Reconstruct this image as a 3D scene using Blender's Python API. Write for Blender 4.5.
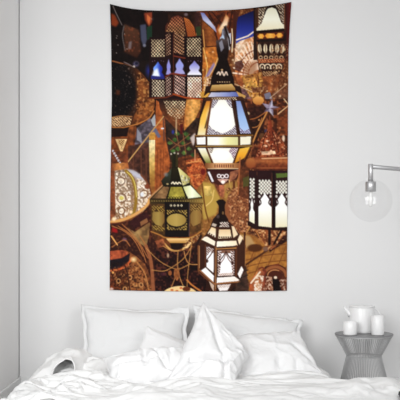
import bpy, bmesh, math
import numpy as np
from mathutils import Vector, Matrix

for o in list(bpy.data.objects):
    bpy.data.objects.remove(o, do_unlink=True)
SC = bpy.context.scene
COL = SC.collection

# ---------------------------------------------------------------- camera, daylight, added fill light, exposure
CAM_D, CAM_Z, FOC, VPX, VPY = 6.3, 1.11, 900.0, 200.0, 236.0
cam_data = bpy.data.cameras.new('camera')
cam = bpy.data.objects.new('camera', cam_data)
COL.objects.link(cam)
cam.location = (0, -CAM_D, CAM_Z)
cam.rotation_euler = (math.pi / 2, 0, 0)
cam_data.sensor_width = 36.0
cam_data.lens = FOC / 400.0 * 36.0
cam_data.shift_y = (VPY - 200.0) / 400.0
SC.camera = cam

world = bpy.data.worlds.new('daylight')
SC.world = world
world.use_nodes = True
bg = world.node_tree.nodes['Background']
bg.inputs[0].default_value = (0.985, 0.995, 1.0, 1)
bg.inputs[1].default_value = 0.56


def area_light(name, loc, aim, w, h, power, spread=180, col=(1, 1, 1)):
    d = bpy.data.lights.new(name, 'AREA')
    d.shape = 'RECTANGLE'
    d.size, d.size_y = w, h
    d.energy = power
    d.color = col
    d.spread = math.radians(spread)
    o = bpy.data.objects.new(name, d)
    COL.objects.link(o)
    o.location = loc
    o.rotation_euler = (Vector(aim) - Vector(loc)).to_track_quat('-Z', 'Y').to_euler()
    return o


area_light('window_and_fill', (-1.3, -4.6, 2.0), (-0.05, 0, 0.70), 1.5, 1.6, 19, 78)  # key from the left, beam narrowed to brighten the low middle of the wall
area_light('window_and_fill', (-0.5, -7.0, 1.9), (-0.9, 0, 0.6), 2.4, 1.6, 40)
area_light('window_and_fill', (1.7, -4.8, 1.9), (-1.5, -0.3, 0.5), 1.2, 1.6, 37)  # added fill from the right, no window here; brightens the left wall

SC.view_settings.view_transform = 'Standard'
SC.view_settings.look = 'None'
SC.view_settings.exposure = 0.0
SC.view_settings.gamma = 1.0
SC.view_settings.use_curve_mapping = False


# ---------------------------------------------------------------- helpers
def at(px, py, d):
    """a photo pixel at distance d from the camera -> a point in the room"""
    return Vector(((px - VPX) * d / FOC, d - CAM_D, CAM_Z - (py - VPY) * d / FOC))


def mat(name, col, rough=0.6, metal=0.0, bump=None, sheen=0.0, spec=0.5, vary=0.0, vscale=8.0):
    m = bpy.data.materials.new(name)
    m.use_nodes = True
    nt = m.node_tree
    b = nt.nodes['Principled BSDF']
    b.inputs['Base Color'].default_value = (*col, 1)
    b.inputs['Roughness'].default_value = rough
    b.inputs['Metallic'].default_value = metal
    b.inputs['Specular IOR Level'].default_value = spec
    if sheen:
        b.inputs['Sheen Weight'].default_value = sheen
    tc = nt.nodes.new('ShaderNodeTexCoord')
    if vary:
        n = nt.nodes.new('ShaderNodeTexNoise')
        n.inputs['Scale'].default_value = vscale
        n.inputs['Detail'].default_value = 4
        r = nt.nodes.new('ShaderNodeMix')
        r.data_type = 'RGBA'
        r.inputs[6].default_value = (*[c * (1 - vary) for c in col], 1)
        r.inputs[7].default_value = (*[min(1, c * (1 + vary)) for c in col], 1)
        nt.links.new(tc.outputs['Object'], n.inputs['Vector'])
        nt.links.new(n.outputs['Fac'], r.inputs[0])
        nt.links.new(r.outputs[2], b.inputs['Base Color'])
    if bump:
        sc, st, dist = bump
        n = nt.nodes.new('ShaderNodeTexNoise')
        n.inputs['Scale'].default_value = sc
        n.inputs['Detail'].default_value = 5
        bp = nt.nodes.new('ShaderNodeBump')
        bp.inputs['Strength'].default_value = st
        bp.inputs['Distance'].default_value = dist
        nt.links.new(tc.outputs['Object'], n.inputs['Vector'])
        nt.links.new(n.outputs['Fac'], bp.inputs['Height'])
        nt.links.new(bp.outputs['Normal'], b.inputs['Normal'])
    return m


def link(name, me, m, parent=None, smooth=False):
    if smooth:
        for p in me.polygons:
            p.use_smooth = True
    if m is not None:
        me.materials.append(m)
    o = bpy.data.objects.new(name, me)
    COL.objects.link(o)
    if parent is not None:
        o.parent = parent
    return o


def from_bm(name, bm, m, parent=None, smooth=False):
    me = bpy.data.meshes.new(name)
    bmesh.ops.recalc_face_normals(bm, faces=bm.faces[:])
    bm.to_mesh(me)
    bm.free()
    return link(name, me, m, parent, smooth)


def empty(name, loc, label, cat, group=None):
    o = bpy.data.objects.new(name, None)
    COL.objects.link(o)
    o.location = loc
    o.empty_display_size = 0.05
    return tag(o, label, cat, group)


def tag(o, label, cat, group=None):
    o['label'] = label
    o['category'] = cat
    if group:
        o['group'] = group
    return o


def add_box(bm, lo, hi, bev=0.0):
    r = bmesh.ops.create_cube(bm, size=1.0)
    for v in r['verts']:
        v.co = Vector([lo[k] + (v.co[k] + 0.5) * (hi[k] - lo[k]) for k in range(3)])
    if bev:
        es = list({e for v in r['verts'] for e in v.link_edges})
        bmesh.ops.bevel(bm, geom=es, offset=bev, segments=2, affect='EDGES', profile=0.5)


def struct(name, lo, hi, m, bev=0.0):
    bm = bmesh.new()
    add_box(bm, lo, hi, bev)
    o = from_bm(name, bm, m)
    o['kind'] = 'structure'
    return o


def add_lathe(bm, prof, n=48, c=(0, 0, 0), closed=False):
    """prof: (radius, z) from one end to the other; radius 0 closes an end"""
    rings = []
    for r, z in prof:
        if r < 1e-6:
            rings.append([bm.verts.new((c[0], c[1], c[2] + z))])
        else:
            rings.append([bm.verts.new((c[0] + r * math.cos(2 * math.pi * k / n), c[1] + r * math.sin(2 * math.pi * k / n), c[2] + z)) for k in range(n)])
    pairs = list(zip(rings[:-1], rings[1:]))
    if closed:
        pairs.append((rings[-1], rings[0]))
    for a, b in pairs:
        for k in range(n):
            q = (k + 1) % n
            if len(a) == 1 and len(b) == 1:
                continue
            if len(a) == 1:
                bm.faces.new((a[0], b[q], b[k]))
            elif len(b) == 1:
                bm.faces.new((a[k], a[q], b[0]))
            else:
                bm.faces.new((a[k], a[q], b[q], b[k]))


def add_tube(bm, pts, radii, n=12, flat=1.0):
    """a round bar through the points"""
    pts = [Vector(p) for p in pts]
    if not hasattr(radii, '__len__'):
        radii = [radii] * len(pts)
    rings = []
    ref = None
    for i, p in enumerate(pts):
        t = (pts[min(i + 1, len(pts) - 1)] - pts[max(i - 1, 0)]).normalized()
        if ref is None:
            ref = Vector((0, 0, 1)) if abs(t.z) < 0.9 else Vector((1, 0, 0))
        u = t.cross(ref).normalized()
        v = u.cross(t).normalized()
        ref = v
        rings.append([bm.verts.new(p + radii[i] * (math.cos(a) * u * flat + math.sin(a) * v)) for a in [2 * math.pi * k / n for k in range(n)]])
    for a, b in zip(rings[:-1], rings[1:]):
        for k in range(n):
            bm.faces.new((a[k], a[(k + 1) % n], b[(k + 1) % n], b[k]))
    bm.faces.new(rings[0])
    bm.faces.new(rings[-1])


_perm = np.random.default_rng(5).permutation(4096)
_grad = np.random.default_rng(6).random(4096)


def vnoise(x, y, seed=0):
    """smooth value noise on arrays, 0..1"""
    xi, yi = np.floor(x).astype(int), np.floor(y).astype(int)
    fx, fy = x - xi, y - yi
    fx, fy = fx ** 3 * (fx * (6 * fx - 15) + 10), fy ** 3 * (fy * (6 * fy - 15) + 10)

    def g(i, j):
        return _grad[_perm[(_perm[(i + 71 * seed) & 4095] + j) & 4095]]
    a, b, c, d = g(xi, yi), g(xi + 1, yi), g(xi, yi + 1), g(xi + 1, yi + 1)
    return (a * (1 - fx) + b * fx) * (1 - fy) + (c * (1 - fx) + d * fx) * fy


def fbm(x, y, seed=0, octs=3):
    s, a, f = 0, 0.5, 1.0
    for k in range(octs):
        s = s + a * vnoise(x * f, y * f, seed + 7 * k)
        a, f = a * 0.5, f * 2.03
    return s


def ridge(x, y, seed=0, sharp=1.6):
    """cloth folds: rounded valleys between sharper creases, 0..1"""
    wx = x + 0.9 * (vnoise(x * 0.7, y * 0.7, seed + 31) - 0.5)
    wy = y + 0.9 * (vnoise(x * 0.7 + 9, y * 0.7 + 4, seed + 37) - 0.5)
    n = vnoise(wx, wy, seed)
    return (1 - np.abs(2 * n - 1)) ** sharp


def grid_mesh(name, P, wrap=False):
    """P: (rows, cols, 3)"""
    h, w = P.shape[:2]
    me = bpy.data.meshes.new(name)
    idx = np.arange(h * w).reshape(h, w)
    f = np.stack([idx[:-1, :-1], idx[1:, :-1], idx[1:, 1:], idx[:-1, 1:]], -1).reshape(-1, 4)
    me.from_pydata(P.reshape(-1, 3).tolist(), [], f.tolist())
    me.update()
    return me



# ---------------------------------------------------------------- the printed lantern picture of the wall hanging
PX0, PY0, PW, PH, PS = 106, 0, 188, 295, 4


class Print:
    """A little painter for the cloth print: flat shapes, gradients, lattices and speckle on a colour grid."""

    def __init__(self):
        self.h, self.w = PH * PS, PW * PS
        self.c = np.zeros((self.h, self.w, 3), np.float32)
        self.rng = np.random.default_rng(11)
        self.n1 = self.noise(60)
        self.n2 = self.noise(16)
        self.n3 = self.noise(7)
        self.n4 = self.rng.random((self.h, self.w)).astype(np.float32)
        self.n5 = self.noise(4)
        self.n6 = self.noise(6)

    def noise(self, cell):
        gh, gw = self.h // cell + 3, self.w // cell + 3
        g = self.rng.random((gh, gw)).astype(np.float32)
        y = np.arange(self.h) / cell
        x = np.arange(self.w) / cell
        yi, xi = y.astype(int), x.astype(int)
        fy, fx = (y - yi)[:, None], (x - xi)[None, :]
        fy, fx = fy * fy * (3 - 2 * fy), fx * fx * (3 - 2 * fx)
        a = g[yi][:, xi]
        b = g[yi][:, xi + 1]
        c = g[yi + 1][:, xi]
        d = g[yi + 1][:, xi + 1]
        return ((a * (1 - fx) + b * fx) * (1 - fy) + (c * (1 - fx) + d * fx) * fy).astype(np.float32)

    def box(self, x0, y0, x1, y1):
        i0 = max(0, int((x0 - PX0) * PS) - 1)
        i1 = min(self.w, int((x1 - PX0) * PS) + 3)
        j0 = max(0, int((y0 - PY0) * PS) - 1)
        j1 = min(self.h, int((y1 - PY0) * PS) + 3)
        if i1 <= i0 or j1 <= j0:
            return None
        X = (np.arange(i0, i1) + 0.5) / PS + PX0
        Y = (np.arange(j0, j1) + 0.5) / PS + PY0
        X, Y = np.meshgrid(X, Y)
        return (slice(j0, j1), slice(i0, i1)), X, Y

    @staticmethod
    def inside(pts, X, Y):
        m = np.zeros(X.shape, bool)
        n = len(pts)
        for k in range(n):
            xa, ya = pts[k]
            xb, yb = pts[(k + 1) % n]
            if ya == yb:
                continue
            cond = (ya > Y) != (yb > Y)
            m ^= cond & (X < (xb - xa) * (Y - ya) / (yb - ya) + xa)
        return m

    def put(self, sl, m, col, a=1.0):
        if np.ndim(m) and m.dtype == bool:
            m = m.astype(np.float32)
        w = (m * a)[..., None]
        self.c[sl] = self.c[sl] * (1 - w) + np.asarray(col, np.float32) * w

    def shade(self, col, X, Y, pts):
        """col: a colour, or ('v'|'h', c0, c1[, c2]) for a gradient across the shape"""
        if isinstance(col[0], str):
            P = np.array(pts)
            k = 1 if col[0] == 'v' else 0
            lo, hi = P[:, k].min(), P[:, k].max()
            t = np.clip(((Y if k else X) - lo) / max(hi - lo, 1e-6), 0, 1)
            cs = np.array(col[1:], np.float32)
            t = t * (len(cs) - 1)
            i = np.minimum(t.astype(int), len(cs) - 2)
            f = (t - i)[..., None]
            return cs[i] * (1 - f) + cs[i + 1] * f
        return np.broadcast_to(np.array(col, np.float32), X.shape + (3,))

    def poly(self, pts, col, a=1.0, rough=0.0, edge=None, ew=0.7):
        xs, ys = [p[0] for p in pts], [p[1] for p in pts]
        b = self.box(min(xs), min(ys), max(xs), max(ys))
        if b is None:
            return
        sl, X, Y = b
        c = self.shade(col, X, Y, pts)
        if rough:
            c = c * (1 + rough * (self.n2[sl] + self.n3[sl] - 1))[..., None]
        self.put(sl, self.inside(pts, X, Y), c, a)
        if edge is not None:
            self.line(list(pts) + [pts[0]], edge, ew)

    def blur_poly(self, pts, col, soft=2.0, a=1.0):
        """a shape with a soft border"""
        xs, ys = [p[0] for p in pts], [p[1] for p in pts]
        b = self.box(min(xs) - soft, min(ys) - soft, max(xs) + soft, max(ys) + soft)
        if b is None:
            return
        sl, X, Y = b
        m = self.inside(pts, X, Y).astype(np.float32)
        r = max(1, int(soft * PS / 2))
        for _ in range(2):
            for ax in (0, 1):
                k = np.cumsum(np.pad(m, [(r + 1, r) if q == ax else (0, 0) for q in (0, 1)]), axis=ax)
                n = 2 * r + 1
                m = (np.take(k, range(n, k.shape[ax]), axis=ax) - np.take(k, range(0, k.shape[ax] - n), axis=ax)) / n
        self.put(sl, m, self.shade(col, X, Y, pts), a)

    def ell(self, cx, cy, rx, ry, col, a=1.0, soft=0.0, y0=None, y1=None):
        b = self.box(cx - rx * 1.1, cy - ry * 1.1, cx + rx * 1.1, cy + ry * 1.1)
        if b is None:
            return
        sl, X, Y = b
        d = np.hypot((X - cx) / rx, (Y - cy) / ry)
        m = np.clip((1 - d) / soft, 0, 1) if soft else (d < 1).astype(np.float32)
        if y0 is not None:
            m = m * (Y > y0)
        if y1 is not None:
            m = m * (Y < y1)
        self.put(sl, m, self.shade(col, X, Y, [(cx - rx, cy - ry), (cx + rx, cy + ry)]), a)

    def ring(self, cx, cy, rx, ry, w, col, a=1.0, a0=0, a1=360):
        pts = [(cx + rx * math.cos(math.radians(t)), cy + ry * math.sin(math.radians(t))) for t in np.linspace(a0, a1, 40)]
        self.line(pts, col, w, a)

    def line(self, pts, col, w=1.0, a=1.0):
        for (xa, ya), (xb, yb) in zip(pts[:-1], pts[1:]):
            b = self.box(min(xa, xb) - w, min(ya, yb) - w, max(xa, xb) + w, max(ya, yb) + w)
            if b is None:
                continue
            sl, X, Y = b
            dx, dy = xb - xa, yb - ya
            t = np.clip(((X - xa) * dx + (Y - ya) * dy) / max(dx * dx + dy * dy, 1e-9), 0, 1)
            d = np.hypot(X - xa - t * dx, Y - ya - t * dy)
            self.put(sl, np.clip((w / 2 - d) * PS + 0.5, 0, 1), col, a)

    def curve(self, pts, col, w=1.0, a=1.0):
        """a smooth line through the points"""
        P = np.array(pts, float)
        Q = np.vstack([2 * P[0] - P[1], P, 2 * P[-1] - P[-2]])
        out = []
        for i in range(1, len(Q) - 2):
            for t in np.linspace(0, 1, 7)[:-1]:
                p0, p1, p2, p3 = Q[i - 1:i + 3]
                out.append(0.5 * (2 * p1 + (p2 - p0) * t + (2 * p0 - 5 * p1 + 4 * p2 - p3) * t * t + (3 * p1 - p0 - 3 * p2 + p3) * t ** 3))
        out.append(P[-1])
        self.line([tuple(p) for p in out], col, w, a)

    def lattice(self, pts, col, step=2.3, fill=0.5, shear=0.0, a=1.0, dark=None):
        """staggered round holes, like pierced metal with light behind"""
        xs, ys = [p[0] for p in pts], [p[1] for p in pts]
        b = self.box(min(xs), min(ys), max(xs), max(ys))
        if b is None:
            return
        sl, X, Y = b
        m = self.inside(pts, X, Y)
        if dark is not None:
            self.put(sl, m, np.array(dark, np.float32))
        step = step * 1.32
        u = (X - min(xs)) / step
        v = (Y - min(ys) + shear * (X - min(xs))) / step
        s = np.cos(2 * math.pi * u) * np.cos(2 * math.pi * v * 0.95)
        s = 0.5 + 0.5 * np.where(np.isnan(s), 0, s)
        hole = np.clip((s - (1 - fill)) * 5 + 0.3, 0, 1) * m
        c = self.shade(col, X, Y, pts)
        c = c * (0.75 + 0.5 * self.n2[sl])[..., None]
        self.put(sl, hole, np.minimum(c, 255), a)

    def speck(self, pts, cols, thr=0.55, scale=3, a=1.0):
        """filigree: broken bright flecks"""
        xs, ys = [p[0] for p in pts], [p[1] for p in pts]
        b = self.box(min(xs), min(ys), max(xs), max(ys))
        if b is None:
            return
        sl, X, Y = b
        n = {3: self.n5, 6: self.n6, 7: self.n3}.get(scale, self.n5)[sl]
        m = self.inside(pts, X, Y) * np.clip((n - thr) * 7, 0, 1)
        pick = self.n3[sl][..., None]
        c0, c1 = np.array(cols[0], np.float32), np.array(cols[-1], np.float32)
        self.put(sl, m, c0 * pick + c1 * (1 - pick), a)

    def lace(self, pts, light, dark, step=1.5, a=1.0):
        """fine scrollwork over glass"""
        xs, ys = [p[0] for p in pts], [p[1] for p in pts]
        b = self.box(min(xs), min(ys), max(xs), max(ys))
        if b is None:
            return
        sl, X, Y = b
        m = self.inside(pts, X, Y)
        w = 1.2 * (self.n2[sl] - 0.5)
        s = np.sin(2 * math.pi * (X / step / 1.6 + w)) * np.sin(2 * math.pi * (Y / step / 1.6 + w)) + 0.6 * (self.n5[sl] - 0.5)
        t = np.clip(s * 2.0 + 0.5, 0, 1)[..., None]
        self.put(sl, m, np.array(dark, np.float32) * (1 - t) + np.array(light, np.float32) * t, a)


def arch(x0, x1, yb, yt):
    """outline of a horseshoe window"""
    w, h, c = x1 - x0, yb - yt, (x0 + x1) / 2
    half = [(0.50, 0.0), (0.46, 0.10), (0.28, 0.30), (0.34, 0.42), (0.37, 0.55), (0.30, 0.66), (0.15, 0.80), (0.06, 0.92)]
    return [(c - w * u, yb - h * v) for u, v in half] + [(c, yt)] + [(c + w * u, yb - h * v) for u, v in reversed(half)]


def paint_lanterns():
    p = Print()
    # ---- dim stall behind
    p.poly([(106, 0), (294, 0), (294, 296), (106, 296)], ('v', (44, 22, 14), (62, 32, 18), (96, 52, 26), (88, 44, 24), (66, 30, 22), (58, 28, 20)), rough=0.5)
    p.blur_poly([(196, 0), (294, 0), (294, 150), (230, 150), (200, 100)], (104, 56, 26), 8, 0.8)
    p.blur_poly([(106, 0), (160, 0), (165, 100), (140, 130), (106, 140)], (26, 16, 13), 8, 0.9)
    p.blur_poly([(180, 180), (250, 170), (250, 245), (200, 245)], (134, 90, 42), 8, 0.8)
    p.blur_poly([(106, 236), (200, 240), (214, 296), (106, 296)], (58, 27, 20), 6, 0.9)
    p.speck([(196, 10), (294, 10), (294, 240), (196, 240)], [(190, 120, 70), (60, 30, 18)], 0.60, 7, 0.45)
    p.speck([(196, 10), (294, 10), (294, 240), (196, 240)], [(235, 176, 110), (110, 62, 34)], 0.66, 3, 0.6)
    p.speck([(106, 120), (200, 120), (200, 296), (106, 296)], [(150, 92, 50), (30, 14, 10)], 0.62, 7, 0.4)

    p.ell(226, 120, 62, 90, (170, 100, 44), 0.35, 1.0)
    p.ell(205, 205, 50, 50, (190, 140, 66), 0.35, 1.0)

    # ---- dim shapes at the upper end of the left side
    p.poly([(106, 0), (162, 0), (164, 60), (106, 62)], (24, 14, 13), 0.85, 0.5)
    p.blur_poly([(111, 13), (115, 15), (119, 23), (116, 27), (111, 25)], (134, 60, 26), 1.6)
    p.curve([(113, 6), (117, 15), (122, 25)], (120, 110, 108), 0.8)
    p.blur_poly([(124, 24), (139, 30), (141, 52), (137, 58), (124, 52)], ('v', (96, 62, 40), (70, 36, 22)), 1.5, 0.95)
    p.speck([(124, 24), (139, 30), (141, 52), (124, 52)], [(140, 75, 45), (40, 25, 20)], 0.55, 7, 0.7)
    p.curve([(124, 26), (122.5, 36), (125, 50)], (98, 92, 90), 1.2, 0.8)
    p.blur_poly([(129, 42), (132, 41), (131, 49), (128, 49)], (126, 116, 120), 1, 0.8)
    p.blur_poly([(140, 25), (146, 24), (147, 40), (144, 48), (141, 40)], (82, 86, 108), 1.2, 0.9)
    p.ell(144.5, 45.5, 2, 2, (125, 125, 140), 0.9, 0.5)
    p.poly([(147, 27), (153, 25), (152, 38), (147, 40)], (28, 64, 44), 0.9)
    p.blur_poly([(144, 13), (153, 12), (154, 19), (149, 27), (145, 20)], (140, 64, 38), 1.2)
    p.blur_poly([(147, 14), (151, 18), (149, 25), (147, 20)], (214, 112, 64), 0.8)
    p.ell(153, 19, 1.2, 1.8, (225, 220, 225))
    for x, y in [(117, 36), (116.5, 38), (124.5, 34), (118, 45), (116.5, 53), (127, 49), (122, 71)]:
        p.ell(x, y, 0.6, 0.6, (165, 155, 150), 0.7)
    # the big dark pierced lantern at the far side
    p.poly([(106, 60), (125, 64), (140, 74), (146, 90), (144, 120), (106, 120)], (17, 12, 13), 0.95)
    p.curve([(112, 61), (118, 62.5), (128, 65.5), (137, 70), (142, 75)], (150, 92, 52), 1.3, 0.9)
    p.curve([(124, 62), (130, 65), (138, 70)], (120, 104, 104), 1.1, 0.8)
    p.ell(136, 64, 4.2, 4, (94, 88, 118), 0.9, 0.6)
    p.ell(136.5, 63.5, 1.6, 1.4, (30, 32, 52), 0.9)
    p.ell(134, 66.5, 1.2, 1, (205, 190, 175), 0.9)
    p.ell(149, 71, 5, 9, (44, 54, 150), 0.85, 0.9)
    rim = [(136, 68), (142, 73), (149, 82), (154, 94), (155, 104), (153, 112), (148, 119), (140, 124.5), (130, 127.5), (118, 128), (110, 127), (110, 64), (124, 64)]
    p.poly(rim, ('h', (16, 12, 12), (22, 15, 14), (96, 52, 26), (124, 70, 34)), 1, 0.4)
    p.speck([(138, 70), (149, 82), (154, 94), (155, 106), (148, 119), (136, 126), (136, 100)], [(236, 180, 112), (150, 90, 46)], 0.58, 6, 0.8)
    p.speck([(138, 70), (149, 82), (154, 94), (155, 106), (148, 119), (136, 126), (136, 100)], [(40, 20, 12), (60, 30, 16)], 0.62, 3, 0.7)
    p.blur_poly([(137, 82), (145, 80), (148, 96), (139, 102)], (170, 104, 50), 3, 0.45)
    p.ell(123, 92, 15, 25, (14, 11, 12), 0.95, 0.25)
    p.speck([(110, 64), (133, 66), (137, 90), (136, 116), (110, 116)], [(150, 130, 122), (60, 44, 40)], 0.76, 3, 0.8)
    p.blur_poly([(116, 90), (120, 90), (120, 95), (116, 95)], (130, 60, 28), 1.5, 0.6)
    p.poly([(140, 104), (154, 98), (155, 106), (152, 113), (146, 120), (138, 125), (131, 127), (134, 116)], ('v', (116, 66, 30), (150, 88, 40), (104, 56, 26)), 0.75, 0.5)
    p.speck([(140, 104), (154, 98), (152, 113), (146, 120), (136, 126)], [(226, 160, 90), (70, 35, 20)], 0.54, 3, 0.75)
    p.poly([(110, 117), (122, 116), (133, 117), (131, 125), (118, 127.5), (110, 126)], (96, 56, 34))
    p.lace([(111, 118), (122, 116.5), (132, 118), (130, 125), (118, 127), (111, 125.5)], (232, 190, 135), (84, 48, 30), 1.7)
    p.curve([(111, 127), (120, 127.8), (130, 126), (140, 123), (149, 118), (154, 111)], (186, 116, 58), 1.2)
    p.curve([(112, 117.5), (120, 116), (132, 116.5)], (190, 130, 80), 0.8)
    p.poly([(110, 128), (129, 128), (129, 137), (110, 137)], (36, 18, 14))
    p.poly([(129, 127), (136, 126), (138, 134), (128, 152), (124, 152)], (124, 70, 34), 1, 0.5)
    p.poly([(110, 137), (136, 136), (128, 156), (120, 162), (110, 152)], (122, 66, 30), 1, 0.5)
    p.poly([(114.5, 138.5), (128, 138.5), (121.5, 156)], (236, 192, 132), 1, 0.3, (110, 58, 28), 1.2)
    p.lace([(118, 140), (125, 140), (121.5, 148)], (230, 190, 130), (110, 66, 34), 1.4)
    # panels, pillar and sticks behind
    p.poly([(137, 128), (150, 118), (156, 126), (150, 144), (141, 152), (134, 150)], (92, 84, 94), 0.95, 0.5)
    p.poly([(137, 128), (141, 134), (142, 143), (137, 140)], (156, 156, 168), 0.7)
    p.poly([(151, 120), (155, 114), (156, 126), (153, 126)], (178, 182, 186), 0.9)
    p.poly([(128, 146), (150, 142), (150, 205), (128, 172)], (76, 46, 36), 0.9, 0.5)
    for x in (133, 141, 146):
        p.line([(x, 150), (x + 0.6, 200)], (116, 70, 46), 1.1, 0.7)
    p.poly([(156, 100), (163, 104), (166, 135), (170, 162), (166, 202), (154, 202)], ('v', (178, 96, 46), (172, 92, 44), (132, 72, 34)), 0.95, 0.35)
    p.line([(163, 106), (164, 140)], (92, 66, 58), 1.6, 0.8)
    for x in (157.5, 161, 163.5):
        p.line([(x, 150), (x - 1, 200)], (112, 58, 28), 0.8, 0.7)
    p.poly([(149, 140), (155, 140), (154.5, 198), (150, 198)], ('v', (240, 226, 176), (230, 190, 110), (176, 122, 56), (120, 70, 34)), 1, 0.2)
    p.poly([(149, 133), (156, 132), (155, 140), (149, 140)], (196, 136, 62), 1, 0.4)
    p.poly([(153, 130), (156, 128), (161, 137), (158, 138)], (98, 104, 130), 0.9)
    p.ell(162.5, 128.5, 1.6, 0.8, (222, 222, 226))
    p.poly([(165, 118), (201, 118), (201, 152), (170, 160), (166, 140)], (54, 38, 30), 0.9, 0.5)
    p.ell(173, 132, 2, 3, (54, 64, 148), 0.9, 0.6)
    p.ell(184, 121, 5, 3, (84, 76, 84), 0.6, 0.6)
    rng = np.random.default_rng(3)
    for x, y in [(170, 143), (175, 140), (178, 149), (183, 143), (188, 138), (189, 149), (184, 153), (193, 155), (186, 134), (173, 151), (177, 134)]:
        c = [(66, 96, 44), (46, 74, 36), (86, 108, 54)][rng.integers(3)]
        p.poly([(x - 3, y), (x, y - 2.6), (x + 3, y), (x, y + 2.4)], c, 0.95, 0.5)
    for q in [[(168, 138), (180, 146), (192, 142)], [(176, 132), (180, 150)], [(183, 133), (186, 155)], [(170, 150), (190, 134)]]:
        p.curve(q, (150, 96, 60), 0.8, 0.8)
    p.blur_poly([(190, 138), (195, 133), (198, 140), (193, 146)], (216, 198, 190), 1, 0.9)
    p.poly([(186, 160), (206, 157), (206, 178), (196, 190), (188, 178)], (190, 92, 46), 0.95, 0.35)
    p.speck([(186, 160), (206, 157), (206, 178), (196, 190), (188, 178)], [(236, 156, 96), (206, 110, 60)], 0.58, 6, 0.7)
    p.speck([(186, 160), (206, 157), (206, 178), (196, 190), (188, 178)], [(96, 36, 20), (110, 45, 25)], 0.58, 3, 0.7)
    p.line([(187, 163), (206, 160)], (232, 158, 92), 1, 0.8)
    p.line([(189, 176), (205, 174)], (226, 146, 84), 0.8, 0.7)
    p.ell(189, 165.5, 2.6, 1.6, (70, 34, 22), 0.8)
    p.ell(203, 172, 3.2, 4, (104, 24, 20), 0.9, 0.4)
    p.line([(195, 150), (195, 161)], (210, 140, 100), 1)
    p.line([(127.5, 162.5), (163.5, 116.5)], (206, 156, 96), 1.1)

    # ---- lantern of pierced panels with blue windows
    p.poly([(152, 12), (168, 12), (168, 40), (152, 40)], (30, 17, 15), 0.9)
    p.poly([(165.5, 26), (168, 22), (168.5, 40), (165, 40)], (110, 52, 34), 0.8)
    p.poly([(195, 12), (200, 12), (200, 30), (195, 30)], (60, 30, 30), 0.8)
    p.poly([(195.5, 27), (201, 26), (201, 37), (197, 37)], (52, 68, 36), 0.9)
    p.poly([(165, 40), (167, 26), (172, 17), (178, 15), (184, 18), (187, 36), (184, 40)], ('v', (92, 46, 34), (58, 36, 24)))
    p.lattice([(165.5, 36), (167.5, 26), (172, 18), (178, 16), (183, 18), (186, 36)], ('v', (186, 104, 70), (196, 150, 100)), 2.4, 0.5, 0.15)
    p.poly([(183, 17), (189, 19.5), (194, 27), (196, 36.5), (187, 36.5)], ('v', (196, 112, 56), (166, 82, 34)))
    p.lattice([(184, 19), (189, 20.5), (193, 28), (195, 36), (188, 36)], (120, 62, 30), 1.8, 0.4)
    p.line([(183, 17), (187, 36)], (40, 16, 14), 1.2)
    p.ell(186, 14.5, 2.5, 2, (140, 130, 140), 0.7, 0.5)
    fr = (38, 17, 18)
    p.poly([(149.5, 37), (165, 38), (165, 32), (173, 32), (186, 37), (202.5, 35.5), (203, 99), (149, 99)], fr)
    cream = (226, 204, 160)
    p.lattice([(151.5, 39.5), (164.5, 39.5), (164.5, 57), (151.5, 57)], cream, 2.35, 0.5)
    p.lattice([(165.8, 35), (171.2, 32.5), (171.2, 54), (165.8, 56)], (196, 150, 118), 2.2, 0.46, -0.3)
    p.lattice([(174, 32.5), (184, 36), (184, 55), (174, 52.5)], (212, 156, 112), 2.35, 0.5, 0.35)
    p.lattice([(187, 38), (201, 38), (201, 56.5), (187, 56.5)], cream, 2.35, 0.5)
    p.line([(171.5, 33), (171.5, 96)], (26, 12, 14), 1.6)
    p.line([(173.5, 34), (173.5, 92)], (96, 44, 30), 1.0, 0.8)
    p.line([(185.6, 37), (185.6, 96)], (26, 12, 14), 1.8)
    for a in (arch(151.6, 164.4, 77, 61.5), arch(166, 171.2, 74.5, 59), arch(174.2, 185, 74, 58.2), arch(187.3, 201.6, 75, 60.5)):
        pass
    p.poly(arch(151.6, 164.4, 77, 61.5), ('h', (130, 172, 255), (110, 150, 250), (52, 66, 176), (30, 34, 110)))
    p.blur_poly([(152, 77), (153.5, 71), (157.5, 68), (160, 77)], (240, 248, 255), 1.5)
    p.poly([(151, 75.5), (164.6, 77), (164.6, 79), (151, 79)], (40, 46, 120))
    p.poly(arch(166, 171.2, 74.5, 59), ('v', (150, 142, 206), (140, 142, 224), (160, 150, 210)))
    p.poly(arch(174.2, 185, 74, 58.2), ('v', (150, 150, 214), (150, 158, 232), (176, 164, 214)))
    p.poly(arch(187.3, 201.6, 75, 60.5), ('v', (120, 112, 186), (156, 156, 226), (206, 204, 238), (252, 252, 255)))
    for x0, x1, y in ((151, 165, 60), (187, 202, 60)):
        for x in np.linspace(x0 + 1.5, x1 - 1.5, 6):
            if abs(x - (x0 + x1) / 2) > 2.4:
                p.ell(x, y + abs(x - (x0 + x1) / 2) * 0.25, 0.55, 0.5, (130, 108, 130), 0.8)
    for q in [[(165.5, 77), (171, 73.6), (185, 76)], [(173, 73.2), (186, 75.6)], [(174, 56), (185, 58.2)]]:
        p.line(q, (126, 54, 34), 1.2)
    p.lattice([(152, 79.5), (164.5, 80.5), (164.5, 97.5), (152, 96.5)], (222, 206, 172), 2.35, 0.5)
    p.lattice([(165.8, 78), (171.2, 75.8), (171.2, 95), (165.8, 96)], (204, 168, 148), 2.2, 0.48, -0.3)
    p.lattice([(174.2, 75), (185, 77.5), (185, 96), (174.2, 93.5)], (224, 184, 166), 2.35, 0.52, 0.35)
    p.poly([(187.5, 77), (201.4, 77), (201.4, 97.5), (187.5, 97.5)], (128, 84, 62))
    p.lattice([(187.5, 77), (201.4, 77), (201.4, 97.5), (187.5, 97.5)], (255, 226, 204), 2.35, 0.56)
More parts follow.
